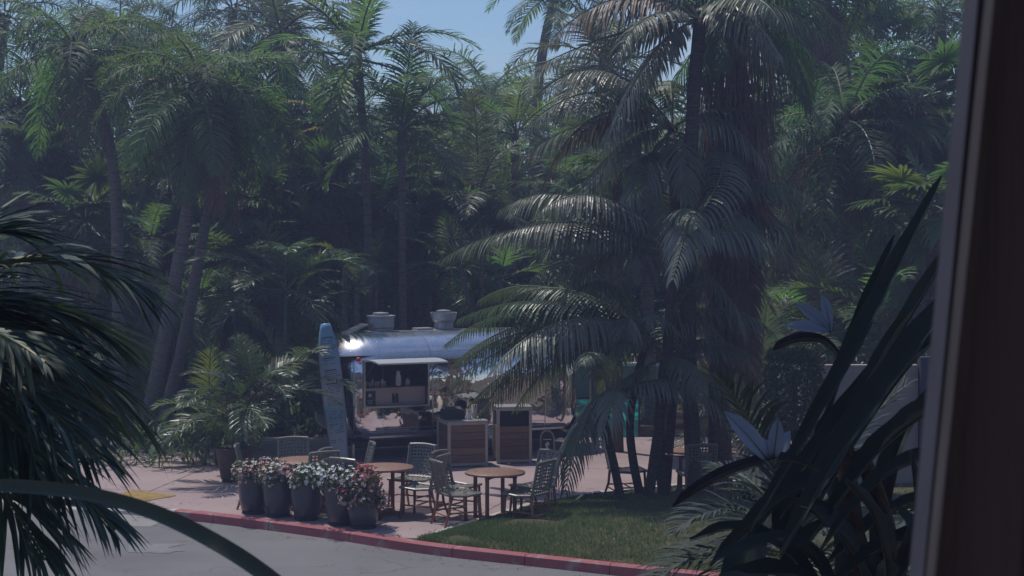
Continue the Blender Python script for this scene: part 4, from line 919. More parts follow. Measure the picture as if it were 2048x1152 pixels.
# ------------------------------------------------------------------ counters in front of the trailer
M['plank'] = mat('counter plank', (.125, .078, .052), .6, col2=(.205, .13, .088), vscale=3, mapscale=(1.2, 6, 14), obj_rand=.3)
M['frameedge'] = mat('worn cream frame', (.40, .36, .32), .6, var=.12, vscale=6)
M['worktop'] = mat('worktop', (.30, .29, .28), .4)
def counter(label, px, py, wd, dp, ht, rz, planks, glass=False):
    g = gp(px, py); t = thing('wooden_counter', label, 'counter', (g.x, g.y, 0), rz, 'wooden counters in front of the trailer')
    e = .055   # local: x along the front, front face at y = 0, depth to +y, left front corner at the origin
    for (x, y) in ((e/2, e/2), (wd-e/2, e/2), (e/2, dp-e/2), (wd-e/2, dp-e/2)):
        b = MB(); b.box((x, y, ht/2), (e, e, ht), bev=.004); b.build('corner_post', M['frameedge'], t)
    for z in (ht-.025, .05):
        b = MB(); b.box((wd/2, e/2, z), (wd-2*e, e, .05)); b.build('frame_rail', M['frameedge'], t)
    for z in (ht-.025,):
        b = MB(); b.box((e/2, dp/2, z), (e, dp-2*e, .05)); b.build('frame_rail', M['frameedge'], t)
    z0, z1 = .075, ht-.05; top = z1 if not glass else z0+(z1-z0)*.68
    hh = (top-z0)/planks
    for k in range(planks):
        b = MB(); b.box((wd/2, .03+R.uniform(-.004, .004), z0+hh*(k+.5)), (wd-2*e, .02, hh-.006), bev=.003); b.build('plank', M['plank'], t)
        b = MB(); b.box((.03, dp/2, z0+hh*(k+.5)), (.02, dp-2*e, hh-.006), bev=.003); b.build('plank', M['plank'], t)
    b = MB(); b.box((wd-.03, dp/2, (z0+z1)/2), (.02, dp-2*e, z1-z0)); b.box((wd/2, dp-.03, (z0+z1)/2), (wd-2*e, .02, z1-z0)); b.build('back_board', M['interior'], t)
    if glass:
        b = MB(); b.box((wd/2, .035, (top+z1)/2), (wd-2*e, .008, z1-top-.01)); b.build('dark_panel', mat('dark glass', (.02, .02, .024), .1), t)
    b = MB(); b.box((wd/2, dp/2, ht+.012), (wd+.02, dp+.02, .024), bev=.004); b.build('worktop', M['worktop'], t)
    return t
c1 = counter('low wooden counter with pale frame and black box on top', 896, 936, .76, .80, .82, math.radians(17), 5)
c2 = counter('taller wooden counter with dark upper panel, right of low counter', 994, 928, .66, .5, 1.03, math.radians(10), 5, True)
m1 = Matrix.Translation(c1.location) @ Euler(c1.rotation_euler).to_matrix().to_4x4()
cd_ = thing('card_terminal_box', 'black box standing on the low wooden counter', 'box', m1 @ Vector((.0, .42, .844)), math.radians(17))
b = MB(); b.box((.20, 0, .09), (.40, .30, .18), bev=.01); b.build('case', M['black'], cd_)
b = MB(); b.box((.20, -.06, .20), (.30, .16, .02), rot=Euler((.25, 0, 0))); b.build('lid', M['slate'], cd_)
nh = thing('napkin_holder', 'white upright holder beside the black box on counter', 'holder', m1 @ Vector((.46, .25, .844)), math.radians(17))
b = MB(); b.box((0, 0, .01), (.10, .12, .02)); b.box((-.03, 0, .10), (.012, .11, .18)); b.box((.03, 0, .10), (.012, .11, .18)); b.build('bracket', M['white'], nh); b = MB(); b.box((0, 0, .10), (.044, .10, .15)); b.build('napkins', M['white'], nh)
sc_ = thing('stacked_cups', 'stack of pale cups and dark lids on the low counter', 'cups', m1 @ Vector((.62, .42, .844)))
b = MB(); b.lathe([(.045, 0), (.055, .02), (.045, .03), (.057, .05), (.047, .06), (.059, .08), (.05, .10), (.06, .25)], 12); b.build('cup', M['cup'], sc_, True); b = MB(); b.lathe([(.05, .0), (.05, .12), (.03, .14)], 12, (.12, 0, 0)); b.build('lid', M['black'], sc_, True)

# skateboard shaped pavement sign
g = gp(1094, 919); sb_ = thing('pavement_sign', 'dark rounded pavement sign with white figure beside the counter', 'sign', (g.x, g.y, 0), math.radians(8))
def board_outline(w0, h0, n=10):
    pts = [(-w0*.42, 0), (w0*.42, 0), (w0*.5, .12)]
    pts += [(w0*.5*math.cos(a), h0-w0*.55+w0*.55*math.sin(a)) for a in np.linspace(0, PI, n)]
    return pts+[(-w0*.5, .12)]
o_ = board_outline(.27, .56)
for sg_, nm in ((1, 'front_board'), (-1, 'back_board')):
    b = MB(); b.prism(o_, -.01, .01); ob = b.build(nm, M['slate'], sb_); ob.rotation_euler = (PI/2-.16*sg_, 0, 0); ob.location = (0, -.09*sg_, 0)
    if sg_ == 1:
        b = MB(); nn_ = len(o_)
        inner = [(x*.86, .02+y*.93) for x, y in o_]
        for k in range(nn_):
            a, c, d, e = o_[k], o_[(k+1) % nn_], inner[(k+1) % nn_], inner[k]
            b.quad((*a, .013), (*c, .013), (*d, .013), (*e, .013))
        b.build('border', M['frameedge'], ob)
        b = MB(); S = [(-.05, .30), (-.01, .34), (.03, .33), (.04, .29), (.0, .25), (.05, .20), (.02, .17), (-.02, .21), (-.04, .26)]
        b.prism(S, .012, .014); b.build('figure', M['chalk'], ob)
        for (yy, ww) in ((.385, .15), (.12, .07), (.085, .10), (.06, .12)):
            b = MB(); b.box((0, yy, .013), (ww, .016, .003)); b.build('sign_line', M['chalk'], ob)
# surfboard menu
M['surf'] = bpy.data.materials.new('surfboard'); 
def surf_mat(m):
    m.use_nodes = True; t = m.node_tree; t.nodes.clear(); l = t.links.new
    out = N(t, 'ShaderNodeOutputMaterial'); p = N(t, 'ShaderNodeBsdfPrincipled'); p.inputs['Roughness'].default_value = .3; p.inputs['Coat Weight'].default_value = .3
    tcn = N(t, 'ShaderNodeTexCoord'); sx = N(t, 'ShaderNodeSeparateXYZ'); l(tcn.outputs['Object'], sx.inputs[0])
    nn = N(t, 'ShaderNodeTexNoise'); nn.inputs['Scale'].default_value = 4; l(tcn.outputs['Object'], nn.inputs['Vector'])
    ad = N(t, 'ShaderNodeMath', operation='MULTIPLY_ADD'); ad.inputs[1].default_value = .25; l(nn.outputs['Fac'], ad.inputs[0]); l(sx.outputs['Z'], ad.inputs[2])
    r = N(t, 'ShaderNodeMapRange'); r.inputs[1].default_value = 0; r.inputs[2].default_value = 2.7; l(ad.outputs[0], r.inputs[0])
    cr = N(t, 'ShaderNodeValToRGB'); e = cr.color_ramp.elements; e[0].position = 0; e[0].color = (.42, .46, .52, 1); e[1].position = 1; e[1].color = (.14, .32, .46, 1)
    for pos, c in ((.26, (.36, .42, .48)), (.36, (.17, .31, .38)), (.44, (.22, .36, .44)), (.50, (.40, .45, .50)), (.66, (.38, .44, .52)), (.8, (.22, .36, .50))):
        q = e.new(pos); q.color = (*c, 1)
    l(r.outputs[0], cr.inputs[0]); l(cr.outputs[0], p.inputs['Base Color']); l(p.outputs[0], out.inputs[0])
surf_mat(M['surf'])
p0, p1 = at(682, 928, 34.0), at(651, 647, 34.25); p0.z = 0
sv = p1-p0; Ls = sv.length
sf = thing('surfboard_menu', 'tall pale blue surfboard with printed menu leaning before the trailer', 'surfboard', p0)
ax = sv.normalized()
b = MB(); n = 26; hwf = lambda t: .215*max(0, math.sin(PI*min(1, max(0, .10+.90*t))**.92))**.55 if t < 1 else 0
for k in range(n+1):
    t = k/n; w_ = .205*(max(0.0, 1-abs((t-.52)/.52)**3.0))**.6+.0
    if t < .5: w_ = max(w_, .15+.11*t)
    w_ = max(w_, .004); th = .035*min(1, w_/.12); y = -.10*(2*t-1)**2*.4
    for (fx, fy) in ((-1, 0), (-.7, -1), (0, -1.15), (.7, -1), (1, 0), (.7, 1), (0, 1.1), (-.7, 1)): b.v.append((fx*w_, fy*th+y, t*Ls))
for k in range(n):
    for j in range(8): a = k*8+j; c = k*8+(j+1) % 8; b.face((a, c, c+8, a+8))
b.face(tuple(range(7, -1, -1))); b.face(tuple(n*8+j for j in range(8)))
bo = b.build('board', M['surf'], sf, True); bo.rotation_euler = Vector((0, 0, 1)).rotation_difference(ax).to_euler()
M['ink'] = mat('menu ink', (.06, .09, .13), .6)
b = MB(); rr = random.Random(4)
for (t0, t1, hd_) in ((.90, .80, 1), (.755, .70, 1), (.67, .60, 1), (.575, .50, 1), (.47, .41, 0), (.38, .32, 0), (.29, .22, 0), (.18, .15, 0)):
    rows = int(abs(t0-t1)*Ls/.034); 
    for r_ in range(rows):
        t = t0-(t0-t1)*r_/max(1, rows); y = -.10*(2*t-1)**2*.4-.0415; hw = .12
        if r_ == 0 and hd_: b.box((-.0, y, t*Ls), (.22, .002, .020)); continue
        x = -hw
        while x < hw:
            ww = rr.uniform(.02, .06)
            if rr.random() < .75: b.box((x+ww/2, y, t*Ls), (ww*.9, .002, .012))
            x += ww+.008
tag(b.build('menu_lettering', M['ink'], bo), kind='stuff')
b = MB(); b.box((0, .06, .03), (.40, .34, .06)); b.box((0, .2, .45), (.05, .04, .9), rot=Euler((.12, 0, 0))); b.build('stand', M['black'], sf)

# ------------------------------------------------------------------ tables and chairs
def weave(b, fx, nu, nv, wu, wv_, th=.005):
    """flat straps over and under each other on the patch fx(u, v) -> (point, normal)"""
    for i in range(nu):
        u = (i+.5)/nu
        prev = None
        for j in range(nv*2+1):
            v = j/(nv*2); p, n_ = fx(u, v); s_ = th*(1 if (j//2+i) % 2 else -1)*(0 if j % 2 == 0 else 1)
            q, _ = fx(min(1, u+.001), v); du = (q-p); du = du.normalized()*wu/2 if du.length > 0 else Vector((wu/2, 0, 0))
            c = (p+n_*s_-du, p+n_*s_+du)
            if prev: b.quad(prev[0], prev[1], c[1], c[0])
            prev = c
    for j in range(nv):
        v = (j+.5)/nv; prev = None
        for i in range(nu*2+1):
            u = i/(nu*2); p, n_ = fx(u, v); s_ = th*(-1 if (i//2+j) % 2 else 1)*(0 if i % 2 == 0 else 1)
            q, _ = fx(u, min(1, v+.001)); dv = (q-p); dv = dv.normalized()*wv_/2 if dv.length > 0 else Vector((0, 0, wv_/2))
            c = (p+n_*s_-dv, p+n_*s_+dv)
            if prev: b.quad(prev[0], prev[1], c[1], c[0])
            prev = c
def make_chair():
    t = thing('woven_chair', '-', 'chair')       # faces +x
    def seat(u, v):
        x = -.22+.45*u; y = -.235+.47*v; return Vector((x, y, .455-.022*math.sin(PI*u)+.012*u)), Vector((0, 0, 1))
    def back(u, v):
        y = -.23+.46*u; z = .46+.45*v; return Vector((-.23-.10*v-.035*math.sin(PI*u), y, z+.012*math.sin(PI*u))), Vector((1, 0, .2)).normalized()
    b = MB(); weave(b, seat, 10, 10, .027, .027); 
    b.tube([(-.22, -.245, .45), (.0, -.25, .432), (.24, -.24, .455)], .019, 6); b.tube([(-.22, .245, .45), (.0, .25, .432), (.24, .24, .455)], .019, 6); b.tube([(.24, -.24, .455), (.25, 0, .45), (.24, .24, .455)], .021, 6); b.tube([(-.23, -.24, .45), (-.24, .24, .45)], .02, 6)
    b.build('seat', M['wicker'], t)
    b = MB(); weave(b, back, 9, 9, .025, .025)
    for s_ in (0, 1): b.tube([back(s_, v)[0] for v in (0, .35, .7, 1)], .019, 6)
    b.tube([back(u, 1)[0] for u in (0, .25, .5, .75, 1)], .022, 6)
    b.build('backrest', M['wicker'], t)
    for s_ in (-1, 1):
        b = MB(); b.tube([(.215, s_*.215, .44), (.225, s_*.225, .2), (.24, s_*.235, 0)], [.021, .019, .016], 8); b.build('leg', M['teak'], t, True)
        b = MB(); b.tube([(-.215, s_*.215, .44), (-.235, s_*.225, .22), (-.31, s_*.24, 0)], [.022, .020, .016], 8); b.build('leg', M['teak'], t, True)
        b = MB(); b.tube([(.228, s_*.222, .20), (-.24, s_*.222, .20)], .012, 6); b.build('stretcher', M['teak'], t)
    b = MB(); b.tube([(.0, -.222, .20), (.0, .222, .20)], .012, 6); b.build('stretcher', M['teak'], t)
    b = MB(); b.tube([(-.25, -.225, .16), (-.25, .225, .16)], .012, 6); b.build('stretcher', M['teak'], t)
    return t
def make_table():
    t = thing('round_table', '-', 'table')
    b = MB(); b.lathe([(.42, .705), (.455, .708), (.46, .72), (.46, .735), (.452, .742), (.0, .742)], 40, cap0=True, cap1=False); b.build('table_top', M['teaktop'], t, True)
    for k in range(4):
        a = PI/4+k*PI/2; b = MB(); b.box((math.cos(a)*.32, math.sin(a)*.32, .365), (.05, .05, .69), rot=Euler((0, 0, a)), bev=.005); b.build('leg', M['teak'], t)
    b = MB(); b.box((0, 0, .68), (.70, .05, .05), rot=Euler((0, 0, PI/4))); b.box((0, 0, .679), (.05, .70, .046), rot=Euler((0, 0, PI/4))); b.build('apron', M['teak'], t)
    b = MB(); b.box((0, 0, .045), (.66, .07, .05), rot=Euler((0, 0, PI/4))); b.box((0, 0, .044), (.07, .66, .046), rot=Euler((0, 0, PI/4))); b.build('base_cross', M['teak'], t)
    return t
CH, TB = make_chair(), make_table(); used = {'c': False, 't': False}
def put(kind, proto, loc, rz, label, group):
    o = proto if not used[kind] else copy_tree(proto)
    used[kind] = True; o.location = loc; o.rotation_euler = (0, 0, rz); o.scale = (1.06,)*3 if kind == 'c' else (1, 1, 1); o['label'] = label; o['group'] = group
def table_at(px, py, label): 
    Y = (H-.742)*F/(py-HZ); c = Vector(((px-1024)/F*Y, Y, 0)); put('t', TB, c, .42, label, 'round patio tables'); return c
def chair_at(c, phi, d, label, twist=0):
    a = math.radians(phi); p = c+Vector((math.cos(a)*d, math.sin(a)*d, 0)); put('c', CH, p, a+PI+math.radians(twist), label, 'woven chairs on the patio')
t1 = table_at(610, 919, 'round teak table nearest the surfboard foot, behind the planters')
t2 = table_at(768, 933, 'round teak table behind the red flowered planter')
t3 = table_at(990, 943, 'round teak table beside the lawn edge')
chair_at(t3, 214, .66, 'woven chair at the lawn side table, nearest the viewer on its left', -8)
chair_at(t3, 148, .66, 'woven chair at the lawn side table, rear left place', 4)
chair_at(t3, 322, .60, 'woven chair at the lawn side table, front right place by the grass', 6)
chair_at(t3, 32, .68, 'woven chair at the lawn side table, rear right place', 8)
chair_at(t2, 55, .66, 'woven chair at the middle table with its back to the low counter', 4)
chair_at(t2, 336, .66, 'woven chair at the middle table, right place facing the planters', 2)
chair_at(t2, 168, .62, 'woven chair seen edge on at the left of middle table', -8)
chair_at(t2, 236, .66, 'woven chair at the middle table, behind the red and white planters', 0)
chair_at(t1, 184, .72, 'woven chair at the left end of the rear table, seen edge on', 0)
chair_at(t1, 112, .62, 'woven chair behind the rear table, tall back facing the planters', -12)
chair_at(t1, 292, .60, 'woven chair in front of the rear table, behind white flowers', 8)
chair_at(t1, 12, .72, 'woven chair at the rear table beside the surfboard foot', 0)
t4 = table_at(1372, 903, 'round table glimpsed between the clump stems')
chair_at(t4, 192, 1.0, 'woven chair glimpsed left of the thick clump stem', 0)
chair_at(t4, 280, .62, 'woven chair glimpsed between the thick clump stem and tall trunk', 0)

# ------------------------------------------------------------------ flower planters along the kerb
POTM = MB(); POTM.lathe([(.135, .03), (.165, .06), (.195, .20), (.212, .36), (.215, .47), (.222, .485), (.222, .50), (.195, .50), (.185, .44)], 28, cap1=False); POTM = POTM.mesh('pot', M['pot'], True)
SOILM = MB(); SOILM.lathe([(.19, .43), (.01, .46)], 18, cap0=False); SOILM = SOILM.mesh('soil', M['soil'])
FOOT = MB(); FOOT.lathe([(.16, 0), (.165, .015), (.15, .035)], 20); FOOT = FOOT.mesh('saucer', M['black'])
def blossom(b, p, nrm, r_, rr, m):
    t1_ = nrm.cross(Vector((rr.gauss(0, 1), rr.gauss(0, 1), rr.gauss(0, 1)))).normalized(); t2_ = nrm.cross(t1_)
    n0 = len(b.v); b.v.append(tuple(p-nrm*r_*.3))
    for k in range(10):
        a = 2*PI*k/10; q = r_*(1.0 if k % 2 == 0 else .72); b.v.append(tuple(p+t1_*math.cos(a)*q+t2_*math.sin(a)*q+nrm*r_*.1*rr.uniform(-1, 1)))
    for k in range(10): b.face((n0, n0+1+k, n0+1+(k+1) % 10), m)
def planter(px, py, label, cols, seed, scl=1.0, hang=0.0):
    g = gp(px, py); rr = random.Random(seed); t = thing('flower_planter', label, 'planter', (g.x, g.y, 0), rr.uniform(0, 6), 'flower planters along the kerb'); t.scale = (scl*1.13,)*3
    link('pot', POTM, t); link('soil', SOILM, t); link('saucer', FOOT, t)
    b = MB(); c = MB(); pal = [M['petals_'+k] for k, _ in cols]; wts = [w_ for _, w_ in cols]
    lobes = [(Vector((rr.gauss(0, .13), rr.gauss(0, .13), .50+rr.uniform(.02, .13))), rr.uniform(.11, .18)) for _ in range(9)]+[(Vector((0, 0, .54)), .2)]
    if hang: lobes += [(Vector((math.cos(a)*.24, math.sin(a)*.24, .45-hang*rr.random())), .10) for a in np.linspace(0, 6, 7)]
    for lc, lr in lobes:
        for k in range(110):
            v = Vector((rr.gauss(0, 1), rr.gauss(0, 1), rr.gauss(.25, 1))).normalized(); p = lc+v*lr*rr.uniform(.4, 1)
            d = (v+Vector((rr.gauss(0, .6), rr.gauss(0, .6), rr.gauss(.2, .5)))).normalized()
            leaflet(b, p, d, d.cross(Vector((rr.gauss(0, 1), rr.gauss(0, 1), rr.gauss(0, 1)))).normalized(), rr.uniform(.03, .06), .022, .1)
        lobe_m = rr.choices(range(len(cols)), wts)[0]
        for k in range(26):
            v = Vector((rr.gauss(0, 1), rr.gauss(0, 1), rr.gauss(.45, .8))).normalized(); p = lc+v*lr*rr.uniform(.95, 1.15)
            mi = lobe_m if rr.random() < .72 else rr.choices(range(len(cols)), wts)[0]
            blossom(c, p, (v+Vector((0, 0, .3))).normalized(), rr.uniform(.020, .034), rr, mi)
    tag(b.build('foliage', M['bedleaf'], t), kind='stuff'); tag(c.build('blossoms', pal, t), kind='stuff')
planter(507, 1026, 'glazed planter with pink and white flowers at the left end', [('pink', 5), ('white', 5)], 1)
planter(557, 1032, 'glazed planter with pink and lilac flowers, second from the left', [('pink', 5), ('white', 4), ('lilac', 2)], 2)
planter(613, 1039, 'glazed planter with only white flowers in the middle of row', [('white', 8), ('pink', .4)], 3)
planter(682, 1049, 'glazed planter with white and lilac flowers behind the red one', [('white', 7), ('lilac', 3)], 4, 1.02)
planter(727, 1055, 'glazed planter with red flowers at the right end', [('red', 2.6), ('pink', 5), ('white', 1.5)], 5, 1.05, .12)

b = MB(); rr = random.Random(77)
for k in range(420):
    if k < 260: x = rr.uniform(-7, 3.5); y = kerb_y(x)+.16+abs(rr.gauss(0, 2.2)); z = .006
    else: x = rr.uniform(-6, 4); y = kerb_y(x)-.04-abs(rr.gauss(0, .35)); z = -.124
    a = rr.uniform(0, 2*PI); d = Vector((math.cos(a), math.sin(a), rr.uniform(0, .25))).normalized()
    leaflet(b, (x, y, z), d, Vector((-math.sin(a), math.cos(a), rr.uniform(-.3, .3))).normalized(), rr.uniform(.02, .10), rr.uniform(.008, .022), .02)
tag(b.build('leaf_litter', M['dead']), 'small dry leaves scattered on patio and road edge', 'leaf litter', None, 'stuff')
# small spot lamp at the lawn edge
g = gp(1158, 1020); spt = thing('garden_spotlight', 'small dark garden spotlight at the lawn edge', 'spotlight', (g.x, g.y, .02), .5)
b = MB(); b.tube([(0, 0, -.05), (0, 0, .10)], .012, 6); b.build('stake', M['black'], spt)
b = MB(); b.tube([(-.05, 0, .12), (.0, 0, .14), (.08, 0, .18)], [.03, .045, .055], 10); b.build('lamp_head', M['black'], spt)

# ------------------------------------------------------------------ near plants
# palm at left: fronds and their broad leaflets one by one
NP_Y = 7.6
base = Vector((at(-190, 0, NP_Y).x, NP_Y, -.15)); crown = at(-190, 640, NP_Y)
npalm = thing('near_palm', 'big near palm with broad leaflets reaching in from the left edge', 'palm', base)
build_trunk(npalm, [(Vector((0, 0, 1))*z) for z in np.linspace(0, crown.z-base.z, 12)], .09, .07, M['trunk'], True)
nf = [  # control px, tip px, depth change, leaflet length
 ((80, 410), (300, 600), -.2, .58), ((50, 545), (210, 680), .4, .58), ((-20, 630), (90, 725), -.6, .5), ((120, 620), (310, 880), .3, .55),
 ((40, 740), (200, 920), -.5, .52), ((20, 460), (230, 560), .9, .58)]
sp0 = dict(SP['kentia']); sp0.update(n=25, lw=.038, hang=0, g=.13, a0=46, a1=16, vee=.02, pet=.22, gap=.06, ja=7, jv=.12)
for k, ((cx, cy), (tx, ty), dy, ll) in enumerate(nf):
    rr = random.Random(900+k); s2 = dict(sp0); s2['ll'] = ll
    c = bez(crown-base, at(cx, cy, NP_Y+dy*.5)-base, at(tx, ty, NP_Y+dy)-base)
    b = MB(); b.tube(c, [.014*(1-.8*i/14)+.003 for i in range(15)], 6); fo = b.build('frond', M['rachis'], npalm)
    for q in leaf_specs(c, s2, rr):
        b = MB(); leaflet(b, *q, fold=.18, segs=5); b.build('leaflet', M['front'], fo)
for k, ((cx, cy), (tx, ty), dy, ll) in enumerate([((20, 620), (180, 850), .8, .6), ((-60, 700), (60, 880), .4, .6), ((0, 840), (150, 1090), .1, .5), ((60, 880), (230, 1060), -.4, .45), ((-40, 900), (90, 1120), -.5, .5), ((-60, 520), (120, 640), 1.1, .6), ((40, 680), (220, 780), 1.0, .6), ((-100, 430), (30, 470), .2, .6), ((-20, 560), (160, 740), .9, .6), ((60, 640), (240, 860), 1.3, .6), ((-60, 600), (90, 800), 1.2, .6), ((-50, 760), (100, 960), .9, .6), ((30, 560), (260, 700), 1.4, .6), ((-90, 560), (20, 760), 1.2, .6)]):
    s2 = dict(sp0); s2['ll'] = ll; s2['fold'] = .18; s2['segs'] = 5; s2['rr'] = .014; s2['n'] = 36; s2['lw'] = .034
    c = bez(crown-base, at(cx, cy, NP_Y+dy*.5)-base, at(tx, ty, NP_Y+dy)-base)
    tag(link('frond', frond_mesh('frond', c, s2, 950+k, [M['front'], M['rachis']]), npalm), kind='stuff')

palm('tall_palm', 'unseen palm added beside the building to shade the near plants', ('palm', 'palms near the building'), 'kentia', [(-4.0, 9.0, -.15), (-3.9, 8.9, 4), (-3.0, 8.6, 7.2), (-1.3, 8.3, 8.8)], 18, .95, 'kentia', 71, (.14, .1), e_lo=-15)  # out of view, added so its crown shades the near plants

palm('tall_palm', 'unseen leaning palm added to shade the near arching leaf', ('palm', 'palms near the building'), 'kentia', [(-5.0, 5.5, -.15), (-4.9, 5.4, 4), (-4.0, 5.0, 6.6), (-2.6, 4.7, 7.7)], 18, .85, 'kentia', 72, (.14, .1), e_lo=-5)  # second unseen palm, added to shade the near arching leaf

palm('near_feather_palm', 'feathery palm at the lower right, shade put into its leaf colour', ('palm', 'palms near the building'), 'areca', [tuple(p) for p in (Vector((at(1600, 0, 9.6).x, 9.6, -.15)), at(1605, 1300, 9.6), at(1600, 1120, 9.6))], 20, .62, 'paddle', 73, (.05, .04), e_lo=-20)  # stands in the sun; the dark leaf colour paints the shade

# long folded leaf crossing the lower left corner, very near
def paddle(parent, pts, wd, fold, m, name='leaf', prof=None, ribs=True, up=None):
    """a long blade folded along its midrib"""
    b = MB(); n = len(pts); prof = prof or (lambda t: math.sin(PI*min(1, .06+.94*t))**.6)
    for i, p in enumerate(pts):
        T_ = (pts[min(n-1, i+1)]-pts[max(0, i-1)]).normalized(); u0 = up or Vector((0, -.5, 1)); S = T_.cross(u0).normalized(); U = S.cross(T_)
        hw = wd*.5*prof(i/(n-1)); 
        for s_, lift in ((-1, fold), (-.5, fold*.55), (0, 0), (.5, fold*.55), (1, fold)):
            wob = .05*wd*math.sin(i*1.7+s_*2) if ribs and abs(s_) == 1 else 0
            b.v.append(tuple(p+S*hw*s_*math.sqrt(max(.02, 1-fold*fold*.8))+U*(hw*lift+wob)))
    for i in range(n-1):
        for j in range(4): a = i*5+j; b.face((a, a+1, a+6, a+5))
    o = b.build(name, m, parent, True)
    b = MB(); b.tube([Vector(p)-Vector((0, 0, .004)) for p in pts], [max(.002, wd*.05*(1-i/(n-1))) for i in range(n)], 6); b.build('midrib', M['rachis'], o, True)
    return o
nl = thing('near_arching_leaf', 'thick dark green leaf arching across the lower left corner', 'leaf', at(-330, 1010, 3.4))
bp = at(-330, 1010, 3.4)
c = [p-bp for p in trunk_path([tuple(at(x, y, Y)) for x, y, Y in ((-330, 1060, 3.4), (-100, 985, 3.4), (110, 985, 3.42), (280, 1022, 3.44), (420, 1085, 3.44), (550, 1170, 3.42), (700, 1300, 3.4))], 30)]
paddle(nl, c, .047, .35, M['nearleaf'], 'blade', prof=lambda t: .8+.2*math.sin(PI*t), ribs=False)

# bird of paradise plant at right
BY = 7.2
bb = Vector((at(1790, 0, BY).x, BY, -.15))
bop = thing('bird_of_paradise_plant', 'dark bird of paradise plant with long paddle leaves beside the post', 'plant', bb)
def bl(pts, wd, fold=.8, Y=BY, nm='leaf', up=None):
    c = [p-bb for p in trunk_path([tuple(at(x, y, Y+d)) for x, y, d in pts], 18)]
    return paddle(bop, c, wd, fold, M['paddle'], nm, prof=lambda t: max(.12, math.sin(PI*min(1, max(0, (t-.02)/.98)))**.7), up=up)
b = MB()
for pts in (((1770, 1700), (1740, 1300), (1700, 1000), (1690, 860)), ((1790, 1700), (1800, 1300), (1770, 1050), (1720, 900))):
    b.tube([p-bb for p in trunk_path([tuple(at(x, y, BY)) for x, y in pts], 12)], [.06, .055, .05, .05, .045, .045, .04, .04, .04, .035, .035, .03, .03, .03][:len(trunk_path([tuple(at(x, y, BY)) for x, y in pts], 12))], 8)
b.build('stem', M['trunk_dark'], bop, True)
bl([(1500, 1060, 0), (1650, 810, 0), (1780, 560, .1), (1884, 352, .1)], .105)
bl([(1530, 1080, .3), (1700, 830, .2), (1830, 620, 0), (1940, 430, -.1)], .10)
bl([(1560, 1110, -.2), (1680, 910, -.2), (1800, 740, -.2), (1950, 540, -.2)], .15, .7)
bl([(1600, 980, .4), (1660, 820, .4), (1730, 620, .3), (1790, 470, .3)], .08)
bl([(1480, 1100, .2), (1620, 920, .2), (1740, 760, .2), (1900, 580, .2)], .10)
bl([(1640, 1000, .3), (1740, 840, .3), (1850, 700, .2), (1980, 620, .2)], .12)
bl([(1420, 1130, .1), (1540, 1020, .1), (1640, 960, .1), (1740, 930, .1)], .12)
bl([(1620, 1080, -.1), (1760, 900, -.1), (1880, 810, -.2), (1990, 740, -.2)], .13, .75)
bl([(1640, 1100, -.3), (1760, 960, -.3), (1880, 910, -.3), (1990, 890, -.3)], .09, .8)
bl([(1650, 1130, .2), (1760, 1040, .2), (1870, 1005, .1), (1990, 1020, .1)], .10, .8)
bl([(1660, 1170, -.2), (1760, 1100, -.2), (1870, 1075, -.2), (1990, 1100, -.2)], .10, .8)
bl([(1700, 1300, 0), (1640, 1140, 0), (1560, 1085, -.1), (1430, 1120, -.2)], .11, .7)
bl([(1700, 1300, 0), (1620, 1180, 0), (1520, 1150, -.1), (1400, 1190, -.2)], .13, .7)
bl([(1730, 1300, 0), (1720, 1160, .1), (1650, 1030, .2), (1530, 970, .3)], .10, .7)
bl([(1740, 1300, 0), (1770, 1150, -.3), (1750, 1040, -.4), (1690, 960, -.5)], .12, .7)
bl([(1740, 1300, 0), (1810, 1150, -.2), (1830, 1020, -.3), (1820, 900, -.4)], .10, .7)
bl([(1600, 1350, 0), (1570, 1220, .1), (1600, 1100, .2), (1690, 1020, .2)], .12, .7)
bl([(1690, 1300, 0), (1600, 1130, .1), (1480, 1060, .2), (1380, 1080, .2)], .09, .7)
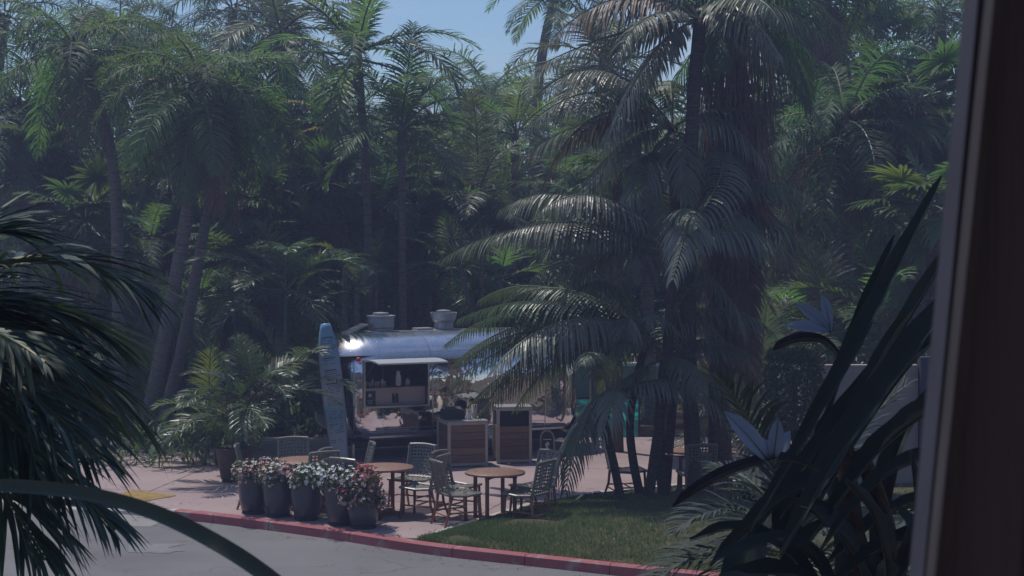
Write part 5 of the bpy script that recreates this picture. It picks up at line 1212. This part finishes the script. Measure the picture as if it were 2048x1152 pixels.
for (pts, wd, fo) in (([(1620, 1400, .3), (1600, 1200, .3), (1570, 1040, .3), (1600, 900, .4)], .14, .5), ([(1680, 1400, .2), (1700, 1200, .3), (1690, 1050, .4), (1640, 920, .5)], .15, .5),
        ([(1760, 1400, 0), (1740, 1220, 0), (1700, 1090, -.1), (1600, 1010, -.2)], .22, .4), ([(1560, 1400, .2), (1500, 1240, .3), (1490, 1130, .4), (1540, 1020, .5)], .20, .3),
        ([(1800, 1400, -.2), (1850, 1220, -.2), (1850, 1110, -.2), (1790, 1010, -.2)], .16, .5), ([(1640, 1400, -.3), (1600, 1260, -.3), (1520, 1190, -.4), (1410, 1170, -.5)], .20, .4),
        ([(1750, 1200, .3), (1760, 1020, .3), (1800, 880, .3), (1880, 760, .3)], .11, .6), ([(1600, 1060, .5), (1680, 900, .5), (1760, 760, .5), (1850, 640, .5)], .10, .6)):
    bl(pts, wd, fo)
def flower(label_stalk, beak, heart, sepals, Y):
    c = [p-bb for p in trunk_path([tuple(at(x, y, Y)) for x, y in beak], 14)]
    o = paddle(bop, c, .075, .9, M['spathe'], 'spathe', prof=lambda t: max(.05, math.sin(PI*t**.7)**.8), ribs=False)
    h = at(*heart, Y)
    for (sx, sy, d, wd) in sepals:
        tip = at(sx, sy, Y+d); mid = (h+tip)/2+Vector((0, -.02, .02)); cc = [p-bb for p in bez(h, mid, tip, 10)]
        paddle(bop, cc, wd, .35, M['sepal'], 'sepal', prof=lambda t: max(.06, math.sin(PI*min(1, t**1.15+.02))**.8), ribs=False, up=Vector((0, -1, .35)))
flower('', [(1345, 1012), (1430, 962), (1510, 932), (1575, 918), (1640, 940)], (1545, 932), [(1448, 822, -.05, .075), (1556, 836, -.03, .062), (1528, 878, .02, .04), (1580, 862, .06, .05)], BY-.35)
flower('', [(1545, 700), (1600, 685), (1650, 690), (1690, 730)], (1662, 664), [(1590, 606, 0, .055), (1568, 652, -.05, .05), (1644, 590, .03, .045)], BY+.1)

# ------------------------------------------------------------------ haze volume added in place of the window pane veil
hz_ = MB(); hz_.box((0, 85, 6.4), (290, 260, 15.6)); hzo = tag(hz_.build('haze', None or bpy.data.materials.new('haze')), 'thin bluish haze added in place of the window glass veil', 'haze', None, 'stuff')
hm = hzo.data.materials[0]; hm.use_nodes = True; t = hm.node_tree; t.nodes.clear()
out = N(t, 'ShaderNodeOutputMaterial'); pv = N(t, 'ShaderNodeVolumePrincipled'); pv.inputs['Color'].default_value = (.56, .62, 1, 1); pv.inputs['Density'].default_value = .0030; pv.inputs['Anisotropy'].default_value = .35
t.links.new(pv.outputs[0], out.inputs['Volume'])
